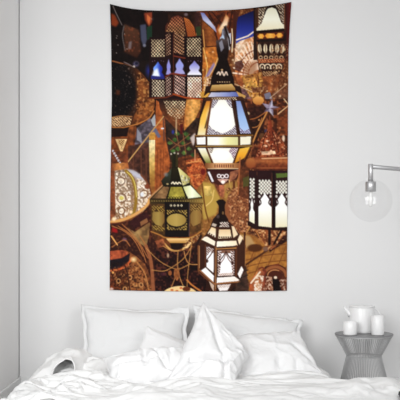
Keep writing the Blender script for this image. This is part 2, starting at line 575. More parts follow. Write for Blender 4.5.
    p.line([(173.2, 94), (185, 97.5), (202, 99.5)], (176, 78, 32), 1.6)
    p.line([(149, 98.5), (166, 97.5), (173, 95)], (112, 48, 26), 1.4)
    # its bowl
    p.poly([(158.5, 99.5), (186, 99), (186.5, 114), (184, 127), (181, 132), (174, 127), (165, 118), (160, 109)], ('v', (44, 24, 20), (110, 62, 34), (120, 66, 34)), 1, 0.3)
    p.lattice([(163.5, 101), (185.5, 101), (185, 112), (182, 118), (176, 119), (168, 114)], (232, 206, 164), 2.4, 0.5)
    p.speck([(163, 108), (186, 108), (182, 128), (176, 124)], [(214, 150, 96), (120, 70, 40)], 0.56, 3, 0.7)
    p.poly([(186.5, 99.5), (200.5, 99.5), (200, 109), (195, 119), (184, 131), (184.5, 116)], ('h', (196, 116, 56), (224, 160, 84), (196, 128, 62)), 1, 0.3)
    p.speck([(187, 100), (200, 100), (199, 110), (186, 126)], [(244, 196, 120), (160, 90, 45)], 0.55, 3, 0.6)
    p.poly([(180, 124), (183, 124), (182.5, 134), (180.5, 134)], (92, 24, 22))
    p.poly([(175.5, 119), (177, 119), (177, 134), (175.5, 133)], (196, 166, 130), 0.7)

    # ---- copper shards and silver light in the top middle
    p.poly([(200, 12), (236, 11), (236, 48), (204, 48)], (92, 42, 20), 0.9, 0.6)
    for q in [[(208, 12), (221, 34)], [(212, 12), (224, 26)], [(228, 12), (223, 28)], [(232, 12), (229, 30)]]:
        p.line(q, (48, 22, 14), 1.2, 0.8)
    p.poly([(200.5, 16), (207, 24), (214, 30), (219, 46), (203, 47)], ('h', (96, 52, 24), (150, 86, 38), (128, 70, 32)), 1, 0.3, (60, 28, 18), 0.8)
    p.line([(203, 30), (204.5, 47)], (226, 156, 84), 1.0)
    p.poly([(200.5, 12.5), (204, 13), (215, 27), (217, 33), (211, 27), (203, 20)], ('v', (108, 116, 186), (206, 206, 226), (140, 140, 180)))
    p.poly([(219, 44), (216, 30), (219, 24), (222, 38)], (168, 84, 36), 0.9)
    p.blur_poly([(226, 14), (229, 18), (227, 26), (220, 35), (218, 30), (223, 22)], ('v', (220, 130, 66), (255, 226, 190), (232, 160, 90)), 1)
    p.poly([(222, 30), (226, 25), (231, 38), (230, 50), (221, 50)], ('h', (170, 184, 210), (60, 48, 48), (220, 224, 232)), 0.95, 0.3)
    p.poly([(220, 38), (223, 34), (226, 44), (225, 58), (220, 54)], (176, 196, 220), 0.95, 0.3)
    p.poly([(227.5, 34), (231, 33), (231, 44), (228.5, 44)], (206, 212, 228), 0.9)
    p.line([(224.5, 27), (229, 38), (230, 46)], (38, 22, 20), 1.6)
    p.line([(232, 29), (232.6, 40), (232, 52)], (255, 226, 180), 1.0)
    p.line([(234.5, 12), (235, 40)], (56, 22, 14), 2, 0.8)
    p.poly([(203, 47.5), (219, 46.5), (216, 66), (210, 78), (204, 94), (202, 94)], (178, 102, 42), 0.95, 0.4)
    p.poly([(206, 50), (214, 52), (213, 58), (206, 57)], (204, 120, 52), 0.9, 0.4)
    p.line([(203.5, 48), (207.5, 66), (204, 92)], (246, 196, 110), 1.1, 0.8)
    p.curve([(218, 58), (214, 68), (209, 76)], (238, 184, 108), 1.2, 0.9)
    p.blur_poly([(209, 70), (214, 62), (215, 65), (209, 76), (205, 78)], (136, 126, 184), 1, 0.9)
    p.speck([(204, 77), (212, 76), (211, 92), (203, 94)], [(255, 240, 220), (210, 150, 90)], 0.45, 3, 0.9)
    p.blur_poly([(200, 92), (209, 91), (210, 98), (201, 98)], (214, 150, 60), 1, 0.9)

    # ---- upper right: white bell lantern with a pierced skirt
    p.poly([(235, 40), (258, 30), (258, 84), (240, 88), (235, 76)], ('v', (196, 130, 84), (206, 128, 76), (150, 78, 40)), 1, 0.4)
    for t in np.linspace(-175, -90, 11):
        a, r = math.radians(t), 26
        p.line([(259 + 7 * math.cos(a), 76 + 7 * math.sin(a)), (259 + r * math.cos(a), 76 + r * 1.35 * math.sin(a))], (255, 232, 206), 1.5, 0.9)
    for r in (11, 16, 21):
        p.ring(259, 76, r, r * 1.25, 0.9, (132, 60, 36), 0.8, 180, 272)
    p.speck([(235, 38), (257, 34), (257, 76), (235, 70)], [(255, 244, 226), (240, 190, 150)], 0.54, 3, 0.85)
    p.ell(240, 46, 9, 10, (255, 240, 216), 0.75, 1.0)
    p.ell(237, 62, 6, 6, (255, 236, 206), 0.6, 1.0)
    p.blur_poly([(242, 66), (257, 60), (257, 76), (246, 78)], (140, 76, 44), 3, 0.6)
    p.poly([(235.5, 18), (255, 10), (255, 36), (240, 41), (236, 44)], ('v', (16, 20, 62), (36, 48, 134), (76, 90, 176)))
    p.poly([(233, 12), (240, 11), (237, 22), (235.5, 48), (233, 48)], (78, 36, 22), 0.9)
    p.line([(236.5, 40), (248, 36), (256, 30)], (250, 226, 206), 1.4)
    p.poly([(253.5, 6), (289, 2), (289, 60), (253.5, 60)], (40, 20, 15), 0.95)
    p.poly([(286, 2), (292, 2), (290, 60), (286, 60)], ('h', (70, 22, 20), (120, 24, 26)), 0.9)
    p.poly([(255, 9), (258, 8), (258, 31), (255, 31)], (70, 40, 26))
    p.line([(258.5, 8), (258.5, 32)], (150, 96, 60), 0.7)
    p.line([(284.5, 4), (284.8, 32)], (140, 84, 52), 0.8)
    p.lace([(258.5, 9), (267, 7), (264, 18), (260, 28), (258.5, 28)], (214, 196, 166), (46, 24, 18), 1.8)
    p.lace([(275, 5), (284, 4), (284, 26), (281, 20)], (196, 176, 150), (46, 24, 18), 1.8)
    p.poly([(265.5, 12), (268, 8.5), (272, 7.5), (276, 9), (278.5, 15), (281, 22), (284, 25.5), (284, 28.5), (256.5, 31), (256.5, 28.5), (261, 24.5), (264, 17)], ('v', (226, 222, 196), (246, 244, 224), (238, 226, 190)))
    p.curve([(264.5, 14), (266.5, 9), (271.5, 6.8), (276.5, 8.8), (279.5, 15)], (30, 16, 12), 1.2)
    p.poly([(256, 30.8), (284.5, 28.4), (285, 32), (256, 34)], (34, 16, 14))
    p.poly([(256.5, 33.5), (284, 31.5), (283, 38.5), (257, 39.5)], (96, 44, 24))
    for x, w in ((261, 2.6), (270.5, 4.6), (279.5, 2.6)):
        y = 36.4 - (x - 258) * 0.05
        p.poly([(x - w - 1, y), (x - w + 1, y - 2.2), (x + w - 1, y - 2.4), (x + w + 1, y), (x + w - 1, y + 2.2), (x - w + 1, y + 2.4)], ('h', (236, 140, 48), (250, 186, 84), (232, 130, 44)))
    p.poly([(257, 39.5), (284, 38.5), (284, 42), (257, 42)], (34, 18, 14))
    p.poly([(256, 42), (287, 41), (286, 56), (283, 68), (277, 80), (270, 84), (264, 82), (259, 70), (256.5, 56)], (58, 30, 20))
    for k, x in enumerate((259.5, 265.3, 271.3, 277.2, 282.6)):
        lean = (x - 271) * 0.10
        p.poly([(x - 2.1, 50), (x - 1.5, 45.5), (x, 43.2), (x + 1.5, 45.5), (x + 2.1, 50), (x - lean, 54.5)], (240, 220, 182), 0.95)
        p.line([(x, 43), (x - lean, 55)], (74, 38, 24), 0.6)
        p.ring(x - lean, 57.5, 1.7, 1.5, 0.8, (206, 168, 128), 0.85)
        p.curve([(x - 2.9, 42.5), (x - 2.6, 50), (x - 2.9 - lean, 58)], (40, 20, 14), 0.9)
    p.poly([(257.5, 59.2), (285, 58.6), (284, 62.4), (258.5, 63)], (160, 76, 46))
    p.lace([(258, 59.6), (285, 59), (284, 62), (258.5, 62.6)], (222, 142, 92), (110, 46, 28), 1.6)
    for cx, r in ((262.3, 2.4), (267.6, 2.9), (273.6, 2.9), (279.2, 2.4)):
        p.ring(cx, 67.2, r, 3.0, 1.0, (240, 218, 182), 0.9, 150, 390)
        p.ell(cx, 67.6, 0.8, 1.1, (236, 212, 176), 0.9)
    p.lace([(262, 71.5), (280, 71), (276, 79.5), (270, 83), (265, 80)], (206, 160, 112), (64, 32, 22), 1.6)
    p.line([(257, 42), (259, 66), (265, 82)], (150, 94, 54), 0.8, 0.8)
    p.poly([(241, 76), (262, 72), (263, 80), (260, 100), (252, 100), (246, 90)], ('v', (166, 100, 46), (216, 158, 76), (170, 104, 48)), 0.95, 0.5)
    p.speck([(241, 76), (262, 72), (263, 80), (260, 100), (252, 100), (246, 90)], [(90, 46, 20), (110, 60, 28)], 0.58, 6, 0.8)
    p.speck([(241, 76), (262, 72), (262, 98), (250, 98)], [(255, 220, 140), (160, 90, 45)], 0.55, 3, 0.6)
    p.poly([(262, 77), (281, 74), (276, 90), (266, 96)], (150, 84, 44), 0.9, 0.4)
    p.line([(258, 76), (260, 100)], (96, 48, 24), 0.9)
    p.poly([(251, 88), (268, 86), (268, 92), (253, 93)], (110, 62, 38), 0.8, 0.4)
    p.speck([(251, 88), (268, 86), (268, 93), (253, 93)], [(226, 190, 140), (100, 50, 30)], 0.5, 3, 0.8)
    p.speck([(272, 44), (289, 44), (288, 100), (270, 100)], [(226, 180, 130), (100, 50, 30)], 0.56, 3, 0.8)
    p.poly([(235, 62), (242, 60), (244, 66), (240, 72), (235, 70)], (70, 34, 30), 0.8)
    p.poly([(235, 86), (246, 90), (252, 100), (235, 99)], (110, 84, 100), 0.7, 0.5)
    p.line([(235, 84), (252, 92)], (226, 190, 150), 1, 0.8)
    p.poly([(264, 94), (270, 92), (273, 101), (266, 101)], (116, 124, 150), 0.8)
    p.poly([(272, 93), (289, 88), (289, 102), (276, 100)], (110, 70, 50), 0.8, 0.5)
    p.line([(270, 98), (287, 84)], (230, 196, 160), 0.8, 0.7)

    # ---- strings, star and copper bits right of the large lantern
    p.poly([(244, 99), (290, 99), (290, 152), (252, 158), (250, 132)], (76, 36, 20), 0.9, 0.6)
    p.speck([(244, 99), (290, 99), (290, 152), (252, 158), (250, 132)], [(190, 116, 66), (36, 16, 12)], 0.55, 7, 0.6)
    p.poly([(248, 108), (266, 106), (264, 128), (254, 146), (250, 130)], (54, 26, 20), 0.85, 0.5)
    p.ell(258.3, 100.5, 5.6, 4.2, ('v', (236, 172, 92), (190, 112, 54)))
    p.ell(247.5, 113.5, 2.8, 2.0, (240, 220, 180), 0.9, 0.5)
    star = []
    for k in range(10):
        r = 9.2 if k % 2 == 0 else 3.6
        star.append((270 + r * math.sin(math.radians(36 * k + 14)), 108 - r * math.cos(math.radians(36 * k + 14))))
    p.poly(star, (138, 128, 150), 0.95, 0.4)
    p.poly([star[0], star[1], (270, 108)], (196, 192, 212), 0.9)
    p.poly([star[2], star[3], (270, 108)], (96, 70, 70), 0.9)
    p.poly([star[4], star[5], (270, 108)], (186, 180, 190), 0.9)
    p.poly([star[6], star[7], (270, 108)], (90, 74, 90), 0.9)
    p.curve([(267, 112), (262, 122), (257, 132), (253, 142)], (196, 130, 70), 1.5)
    p.curve([(246, 120), (256, 118), (266, 112)], (168, 100, 52), 1.0)
    p.curve([(250, 128), (258, 126), (262, 118)], (190, 120, 64), 0.8)
    p.line([(278, 114), (288, 106)], (226, 176, 124), 1.1)
    p.line([(284, 99), (288, 104)], (230, 196, 150), 1.0)
    p.poly([(276, 116), (289, 108), (289, 136), (280, 134)], (120, 62, 32), 0.9, 0.4)
    p.ell(270, 131, 1.6, 3, (206, 56, 50), 0.9, 0.4)
    p.line([(269.6, 116), (270, 134)], (130, 70, 40), 1.2)
    p.ell(266, 131, 1.8, 1.8, (64, 62, 90), 0.9)
    p.ell(283.5, 138.5, 1.8, 4.4, (238, 206, 176), 0.95, 0.5)
    p.ell(262, 136, 3, 3, (104, 70, 40), 0.8)

    # small glints on the hanging metal
    for x, y, r, c in [(244, 86, 1.6, (250, 214, 160)), (252, 96, 1.4, (236, 190, 140)), (280, 96, 1.6, (230, 190, 150)), (276, 72, 1.2, (240, 200, 150)),
                       (285, 84, 1.3, (220, 170, 130)), (246, 140, 1.5, (220, 150, 90)), (259, 120, 1.2, (230, 170, 110)), (280, 128, 1.3, (210, 140, 90)),
                       (206, 58, 1.4, (250, 210, 150)), (203, 70, 1.2, (240, 190, 120)), (213, 52, 1.3, (236, 190, 140)), (233, 60, 1.2, (250, 220, 180))]:
        p.ell(x, y, r, r, c, 0.9, 0.7)

    # ---- the large central lantern
    dk = (48, 24, 16)
    p.poly([(206, 86), (240, 86), (254, 134), (251, 150), (242, 168), (206, 168), (194, 146), (196, 132)], dk)
    p.poly([(216, 41), (222, 38), (228, 41), (229, 50), (227.5, 60), (231, 70), (234, 80), (234.5, 88), (210, 88), (211, 79), (214, 70), (218.5, 60), (216.5, 50)], ('v', (96, 84, 84), (34, 20, 18), (26, 13, 10), (26, 13, 10), (40, 20, 14)))
    p.poly([(219, 43), (222, 40), (224, 48), (221, 52)], (150, 150, 166), 0.8)
    p.curve([(217, 74), (219, 72), (220, 75), (222, 71.5), (224, 75.5), (226, 72), (227.5, 75)], (226, 200, 178), 1.3, 0.95)
    p.ell(222, 69.8, 1.2, 0.9, (214, 168, 120), 0.9)
    for x in np.linspace(217.5, 229.5, 6):
        p.ell(x, 82, 0.8, 0.6, (206, 172, 130), 0.9)
    p.poly([(212, 85), (232, 84), (235, 88), (235.5, 90.5), (210, 91), (211, 88)], ('v', (222, 180, 112), (150, 104, 54)))
    p.poly([(210, 91), (236, 90.5), (240, 92.5), (206, 93)], (40, 22, 14))
    p.poly([(211, 92.6), (236, 92), (240, 96.5), (208, 97)], ('h', (206, 200, 210), (150, 160, 210), (86, 96, 168)))
    p.poly([(203, 97), (208, 93), (210, 93), (207, 98)], (222, 160, 70))
    p.poly([(236, 91), (246, 96), (244, 99), (239, 97)], (200, 150, 84))
    p.poly([(206, 97), (242, 96.5), (246, 100), (203, 100.5)], (74, 42, 26))
    p.lattice([(212, 97.4), (236, 97), (237, 100), (211, 100.2)], (230, 206, 170), 1.9, 0.5)
    # tall panels
    p.poly([(206.5, 101), (210.5, 101), (205.5, 135), (197.5, 135), (200.5, 118)], ('v', (206, 120, 46), (246, 186, 72), (250, 200, 96), (240, 226, 180)))
    p.line([(209, 112), (205, 128)], (70, 38, 18), 1.2)
    p.poly([(212.5, 99.8), (231.5, 99.8), (237, 134.5), (207, 134.5)], (252, 248, 236))
    p.ell(221, 118, 16, 19, (255, 255, 252), 0.9, 0.4)
    lace_d, lace_l = (78, 60, 74), (236, 232, 236)
    p.lace([(212.5, 99.8), (219, 99.8), (213, 108), (211.3, 108)], lace_l, lace_d, 1.6)
    p.lace([(231.5, 99.8), (225, 99.8), (231, 108), (232.8, 108)], lace_l, lace_d, 1.6)
    p.lace([(208.8, 125), (212, 129), (218, 132), (222, 133.5), (222, 134.5), (207, 134.5)], lace_l, lace_d, 1.6)
    p.lace([(235.4, 125), (232, 129), (226, 132), (221, 133.5), (221, 134.5), (237, 134.5)], lace_l, lace_d, 1.6)
    p.line([(211.5, 99.5), (206, 135)], (104, 58, 28), 1.8)
    p.line([(232, 99.5), (238, 135)], (66, 34, 20), 2.0)
    p.poly([(236, 101), (241, 101), (246, 118), (250.8, 133.5), (240.5, 133.5), (238, 118)], ('v', (128, 146, 206), (152, 184, 232), (176, 202, 240)))
    p.lace([(238.8, 127), (244.5, 131), (249, 128.5), (250.6, 133.5), (240.5, 133.5)], (214, 214, 240), (88, 74, 110), 1.5)
    p.line([(241, 100), (252.5, 135)], (60, 32, 20), 1.8)
    # belt of pale panes
    p.poly([(194.5, 135), (253, 135), (252.5, 147), (195.5, 147)], (84, 52, 26))
    p.poly([(196.5, 137.6), (205.5, 137), (205.5, 144.5), (197, 144.5)], (244, 242, 240))
    p.poly([(207.5, 137), (238, 137), (238, 145.3), (207.5, 145.3)], ('h', (246, 246, 232), (255, 255, 246), (238, 232, 160), (220, 214, 150)))
    p.poly([(240.3, 136.8), (251, 136.5), (250.5, 144.3), (240.3, 145)], (244, 238, 214))
    p.line([(195, 135.6), (253, 135.2)], (166, 120, 60), 0.8)
    p.line([(196, 146.5), (252, 146)], (176, 136, 70), 0.8)
    # lower panels
    p.poly([(197.5, 148), (205.5, 148), (211.5, 163), (206, 163)], ('v', (246, 244, 232), (226, 214, 160), (120, 120, 60)))
    p.poly([(207.5, 148), (238, 148), (232.5, 163), (213.5, 163)], (252, 246, 232))
    p.ell(221, 155, 12, 7, (255, 255, 252), 0.9, 0.4)
    p.lace([(208, 148), (214, 148), (211, 154)], (240, 236, 226), (110, 84, 66), 1.5)
    p.lace([(237.6, 148), (231, 148), (229, 151), (233.8, 159)], (236, 226, 230), (110, 70, 86), 1.5)
    p.poly([(239.8, 148.6), (250, 146.8), (245, 157.5), (235.5, 163), (234.5, 162)], ('v', (240, 190, 80), (244, 166, 44), (196, 120, 40)))
    p.line([(206.5, 147), (212.5, 164)], (96, 54, 26), 1.5)
    p.line([(239, 147), (233.5, 164)], (96, 52, 26), 1.5)
    p.line([(251, 147), (244, 160)], (110, 62, 32), 1.2)
    # its base
    p.poly([(205, 163), (241, 163), (242, 168.5), (205, 168.5)], ('h', (120, 74, 40), (222, 160, 110), (206, 146, 96), (120, 70, 40)))
    for x in np.linspace(215, 233, 9):
        p.line([(x, 164.8), (x, 167)], (96, 44, 34), 0.9)
    p.line([(208, 168.8), (238, 168.8)], (236, 206, 166), 0.8)
    p.poly([(206, 169), (241, 169), (236, 182), (226, 192), (216, 190), (209, 180)], ('v', (62, 24, 22), (84, 42, 30)))
    p.poly([(207.5, 172), (209.5, 171.5), (214, 181.5), (212, 182)], (226, 222, 226))
    for cx, cy, r in ((219, 176, 1.6), (222.5, 176.5, 1.7), (226.5, 176, 1.7)):
        p.ring(cx, cy, r, r, 0.9, (246, 236, 236))
    p.poly([(217, 179), (229, 179), (223, 184.5)], (214, 166, 150), 0.95)
    p.ell(223, 182, 2, 1.8, (255, 240, 230))
    p.poly([(230, 172), (240, 169), (236, 178), (229, 183)], (160, 104, 74), 0.8, 0.4)
    p.poly([(213, 182), (219, 186), (222, 197), (216, 194)], (108, 56, 36), 0.9, 0.4)
    p.poly([(219, 185), (227, 185), (223, 198), (220, 196)], (186, 106, 76), 0.85, 0.4)
    p.line([(229, 180), (233, 200)], (236, 190, 124), 0.9)

    # ---- yellow stall light between the lower lanterns
    p.blur_poly([(203, 182), (214, 184), (220, 198), (216, 214), (204, 220), (200, 200)], ('v', (184, 146, 70), (186, 150, 72)), 1.5, 0.95)
    p.poly([(204, 186), (211, 186), (213, 196), (205, 196)], (214, 180, 100), 0.8, 0.4)
    p.poly([(188, 200), (202, 200), (203, 228), (190, 232)], (124, 88, 42), 0.9, 0.4)
    p.ell(194, 215, 6, 9, (170, 132, 66), 0.9, 0.25)
    p.lace([(189, 202), (201, 202), (201, 206), (189, 209)], (186, 150, 80), (96, 62, 30), 1.8)
    p.curve([(202, 184), (204, 200), (206, 212), (209, 222)], (110, 68, 30), 1.3)
    p.curve([(206, 206), (212, 200), (214, 190)], (232, 196, 116), 0.8)
    p.blur_poly([(224, 184), (236, 180), (240, 205), (232, 222), (226, 204)], (182, 138, 72), 1.5, 0.85)
    p.line([(234, 182), (234, 196)], (90, 44, 24), 2.4, 0.9)
    p.ell(229.5, 207, 2.2, 5.5, (206, 64, 56), 0.95, 0.5)
    p.ell(230.5, 222, 2.5, 3.5, (240, 214, 176), 0.8, 0.6)

    # ---- right: copper domed lantern with white arched panes
    p.ell(238, 212, 14, 26, (140, 84, 52), 0.9, 0.12)
    p.speck([(226, 188), (248, 186), (249, 234), (232, 236)], [(236, 180, 130), (180, 112, 72)], 0.56, 6, 0.85)
    p.speck([(226, 188), (248, 186), (249, 234), (232, 236)], [(70, 34, 22), (84, 44, 28)], 0.6, 3, 0.7)
    p.ring(238, 210, 15, 27, 1.4, (186, 128, 74), 0.8, 20, 130)
    p.poly([(240, 160), (250, 160), (250, 200), (238, 196)], (92, 48, 28), 0.7, 0.5)
    p.line([(240, 158), (238, 194)], (176, 104, 60), 1.6, 0.8)
    p.poly([(243, 178), (249, 176), (249, 186), (243, 187)], (84, 86, 40), 0.8)
    p.poly([(268.5, 120), (271, 120), (272.5, 129), (277, 134), (283, 141), (287, 150), (289, 158), (289, 164), (255, 164), (256, 155), (258.5, 146), (262.5, 138), (267, 131)], ('h', (96, 38, 20), (176, 92, 54), (120, 52, 28), (150, 76, 44), (84, 36, 20)), 1, 0.35)
    p.speck([(266, 131), (274, 131), (284, 143), (288, 156), (256, 157), (259, 146)], [(244, 190, 150), (196, 116, 76)], 0.60, 6, 0.8)
    p.speck([(266, 131), (274, 131), (284, 143), (288, 156), (256, 157), (259, 146)], [(70, 26, 16), (84, 34, 20)], 0.58, 3, 0.8)
    p.curve([(268, 131), (264, 140), (261.5, 152)], (74, 30, 18), 0.8)
    p.curve([(272, 131), (276, 140), (279, 152)], (74, 30, 18), 0.8)
    for x, y in ((267, 141), (266, 146), (271, 151)):
        p.ell(x, y, 1.3, 1.0, (246, 206, 166), 0.9)
    p.poly([(261, 151.5), (275, 151), (276, 154), (263, 155)], (226, 186, 150), 0.9, 0.4)
    p.poly([(247, 160), (256, 157), (289, 156.5), (289, 170), (256, 170.5), (248, 168)], ('v', (112, 54, 30), (166, 96, 54), (120, 60, 32), (88, 40, 24)), 1, 0.3)
    p.line([(262, 158.6), (288, 157.8)], (226, 170, 124), 1.3, 0.9)
    p.line([(257, 168), (288, 168)], (176, 104, 60), 0.8, 0.8)
    p.ell(250.5, 163, 5.6, 6.2, ('v', (180, 112, 60), (140, 72, 38)), 0.95, 0.3)
    p.poly([(249, 170.5), (289, 170.5), (288, 229), (258, 229), (248.5, 223)], (50, 22, 24))
    p.poly([(276, 173.5), (288, 173), (288, 177), (276.5, 178)], (92, 110, 50))
    p.line([(257, 172), (257, 226)], (92, 50, 34), 1.0, 0.9)
    pane = (238, 236, 222)
    for x0, x1, y0, y1, yb0, yb1 in ((249.3, 254.6, 178, 199, 221, 224), (258.4, 271.4, 179.5, 194, 226, 227.5), (275.6, 287.8, 180.5, 194, 227.5, 227)):
        p.poly([(x0, y0), (x1, y0), (x1, y1), (x0, y1)], (60, 42, 40))
        st = 3.1
        k = 0
        y = y0 + 1.4
        while y < y1 - 0.6:
            x = x0 + 1.3 + (st / 2 if k % 2 else 0)
            while x < x1 - 0.6:
                p.poly([(x - 1.15, y), (x, y - 1.7), (x + 1.15, y), (x, y + 1.7)], pane)
                x += st
            y += 1.75
            k += 1
        c, w = (x0 + x1) / 2, x1 - x0
        top = y1 - 1
        p.poly([(x0, yb0), (x0, top + 14), (x0 + w * 0.12, top + 11), (x0 + w * 0.08, top + 8), (c - w * 0.12, top + 2.5), (c, top - 0.5), (c + w * 0.12, top + 2.5), (x1 - w * 0.08, top + 8), (x1 - w * 0.12, top + 11), (x1, top + 14), (x1, yb1)], ('v', (250, 250, 250), (252, 252, 246), (236, 228, 190)))
        for s in (-1, 1):
            p.curve([(c + s * 0.16 * w, top + 2.0), (c + s * 0.36 * w, top + 6), (c + s * 0.30 * w, top + 10), (c + s * 0.48 * w, top + 13)], (56, 30, 28), 1.0)
            p.ell(c + s * 0.43 * w, top + 3.4, 0.09 * w, 1.4, (226, 222, 214), 0.9)
    p.line([(273.4, 172), (273.4, 240)], (34, 16, 16), 3)
    p.line([(256.4, 176), (256.8, 227)], (46, 22, 20), 2.0)
    p.line([(272, 173), (272, 228)], (98, 54, 38), 0.7)
    p.poly([(247.5, 221), (258, 226.5), (272, 228), (289, 227), (289, 231), (271, 232), (257, 230.5), (247.5, 225)], (46, 22, 18))
    p.poly([(252, 229), (287, 231), (276, 246), (268, 252), (262, 246)], (128, 72, 40), 1, 0.4)
    p.speck([(252, 229), (287, 231), (276, 246), (268, 252), (262, 246)], [(244, 196, 140), (176, 110, 66)], 0.52, 6, 0.9)
    p.line([(269.5, 230), (269.5, 244)], (36, 18, 14), 2.6)
    p.line([(281.5, 230), (274, 244)], (40, 20, 16), 2)
    p.line([(256, 231), (266, 248)], (176, 112, 60), 1.2)

    # ---- round silver pierced lantern at the left edge
    p.poly([(110, 150), (128, 152), (128, 172), (110, 174)], (110, 60, 36), 0.9, 0.4)
    for t in np.linspace(0, 1, 6):
        p.ell(113 + 7 * t, 151 + 12 * t, 1.1, 1.3, (206, 206, 214), 0.9)
        p.ell(113.6 + 7 * t, 151.6 + 12 * t, 0.45, 0.5, (70, 60, 60), 0.9)
    p.poly([(112, 163.5), (128, 162.5), (129, 170), (111, 172)], ('h', (128, 70, 36), (216, 140, 80), (150, 84, 44)), 1, 0.3)
    body = [(110, 172), (118, 170), (126, 169), (134, 170.5), (141, 175), (147, 182), (150.5, 190), (151.5, 198), (149, 205), (142, 213), (132, 219), (120, 222.5), (110, 223)]
    p.poly(body, ('v', (146, 116, 92), (156, 124, 98), (164, 122, 88), (190, 124, 72)), 1, 0.25)
    p.speck(body, [(246, 236, 220), (120, 84, 64)], 0.42, 3, 0.85)
    p.speck(body, [(70, 40, 30), (90, 54, 40)], 0.62, 7, 0.45)
    p.blur_poly([(116, 176), (124, 174), (128, 190), (126, 206), (117, 206)], (226, 214, 200), 4, 0.45)
    p.blur_poly([(139, 182), (146, 186), (147, 200), (140, 206)], (214, 204, 200), 4, 0.45)
    seg1 = [(115.5, 173), (125, 172), (130, 186), (131, 206), (127, 217), (115.5, 219)]
    seg2 = [(137, 178), (144, 180), (150, 190), (151, 199), (146, 207), (138, 212)]
    for q in (seg1, seg2):
        p.poly(q, ('v', (150, 122, 100), (150, 110, 78)), 0.75, 0.3)
        p.speck(q, [(250, 242, 232), (226, 196, 160)], 0.50, 6, 0.95)
        p.speck(q, [(255, 250, 240), (240, 220, 190)], 0.66, 3, 0.9)
    for cx, cy, r in ((121.5, 198, 4.6), (121, 181, 4.0), (121.5, 211, 3.4), (144, 194, 3.8)):
        p.ring(cx, cy, r, r, 0.9, (118, 84, 62), 0.8)
        p.ring(cx, cy, r * 0.55, r * 0.55, 0.8, (246, 234, 210), 0.8)
    p.blur_poly([(126, 169), (134, 170.5), (141, 175), (145, 180), (136, 178)], (196, 198, 216), 2, 0.9)
    p.curve([(141, 175), (147, 182), (150.5, 190), (151.5, 198), (149, 205)], (116, 66, 38), 1.6, 0.8)
    p.poly([(109, 172), (114.5, 171), (115.5, 215), (109, 222)], (124, 66, 36), 0.9, 0.4)
    p.curve([(126, 171), (131, 176), (134.5, 185), (136, 196), (135, 208), (131, 219)], (148, 112, 42), 3.2)
    p.curve([(127, 172), (132, 177), (135.3, 186), (136.6, 197)], (216, 196, 104), 0.9)
    p.ell(121.5, 198, 3, 2.6, (220, 206, 96), 0.9, 0.5)
    p.ell(142, 194.5, 2.6, 3.2, (222, 226, 236), 0.85, 0.5)
    p.ell(147, 186.5, 2.4, 2.6, (124, 62, 34), 0.9)
    p.curve([(109, 222), (118, 221), (130, 217), (140, 211), (147, 205), (150, 198)], (222, 158, 92), 2.6)
    p.curve([(109, 223.4), (119, 222.6), (131, 219), (142, 212.5)], (120, 64, 34), 1.0)
    p.ell(114, 219, 2.6, 2.6, (255, 226, 180), 0.95, 0.6)
    p.ell(131, 212, 2.4, 2.6, (255, 222, 176), 0.9, 0.6)

    # ---- green roofed dark lantern
    p.poly([(148, 198), (163, 184), (165, 186), (152, 200)], (196, 140, 96), 0.9)
    p.poly([(171, 153), (178, 153), (178, 168), (190, 177.5), (190, 184), (202.5, 197.5), (203.5, 204), (150, 204), (149.5, 199), (163, 186), (161, 181), (172, 168)], (34, 28, 14))
    p.poly([(171.5, 153.5), (177.5, 153.5), (177.8, 167), (171.8, 167)], ('h', (52, 48, 20), (30, 26, 12), (78, 66, 26)))
    for x, y in ((171.2, 154), (174.5, 153), (178, 153.6)):
        p.ell(x, y, 0.9, 0.9, (206, 194, 176), 0.9)
    p.poly([(171.5, 168), (170, 185), (163.5, 185), (161.5, 180.5)], ('v', (72, 78, 60), (36, 34, 22)))
    p.ell(166, 174.5, 3, 3, (116, 126, 134), 0.7, 0.7)
    p.poly([(172, 168), (178, 168), (181.5, 185), (170.5, 185)], ('v', (44, 38, 16), (24, 20, 10)))
    p.poly([(178.6, 167.5), (190, 177.5), (189.5, 182.5), (183.5, 185.5)], ('h', (226, 214, 140), (206, 196, 120), (150, 134, 70)))
    p.speck([(179, 174), (190, 178), (189.5, 182.5), (183.5, 185.5)], [(40, 34, 14), (250, 246, 220)], 0.42, 3, 0.9)
    p.line([(178.4, 168), (183, 185)], (236, 226, 160), 0.8)
    p.curve([(171.5, 183.6), (173, 182.2), (174.5, 184), (176, 182.4), (177.5, 184), (179, 182.4), (181, 183.8)], (240, 228, 196), 1.2)
    p.ell(167.5, 184, 1.2, 0.8, (216, 186, 130), 0.9)
    p.poly([(163.5, 186.5), (169.5, 187), (166, 198.5), (151.5, 198.5)], ('h', (96, 70, 44), (138, 104, 70), (116, 88, 56)), 1, 0.3)
    p.poly([(170.8, 187), (181.8, 187), (186, 198.5), (167.8, 198.5)], ('h', (120, 110, 44), (176, 160, 66), (132, 120, 48)), 1, 0.25)
    p.poly([(183, 186.8), (190.5, 185.5), (201.5, 197), (188, 198.5)], ('h', (206, 208, 140), (246, 250, 220), (206, 206, 150)))
    p.lattice([(166, 196.5), (188, 196.5), (188, 199), (166, 199)], (36, 30, 14), 2.0, 0.5)
    p.poly([(149.5, 199), (203.5, 198.5), (203.5, 203.5), (150, 204)], ('h', (72, 54, 26), (44, 34, 18), (150, 120, 60)))
    for q in range(22):
        x = 152 + q * 2.4
        p.ell(x, 201, 0.7, 0.6, (176, 150, 84), 0.7)
    p.poly([(150.5, 204), (165, 204), (166, 237), (152, 232)], (84, 58, 28), 1, 0.4)
    p.poly([(152.5, 213), (155, 210.5), (162, 211), (164.3, 215), (164.3, 222), (161.5, 226.5), (155.5, 224.5), (152.3, 220)], ('h', (140, 112, 58), (164, 134, 72), (128, 98, 50)))
    p.lace([(152, 205.5), (164.5, 206), (164.5, 212), (152, 211.5)], (166, 132, 62), (64, 42, 22), 1.7)
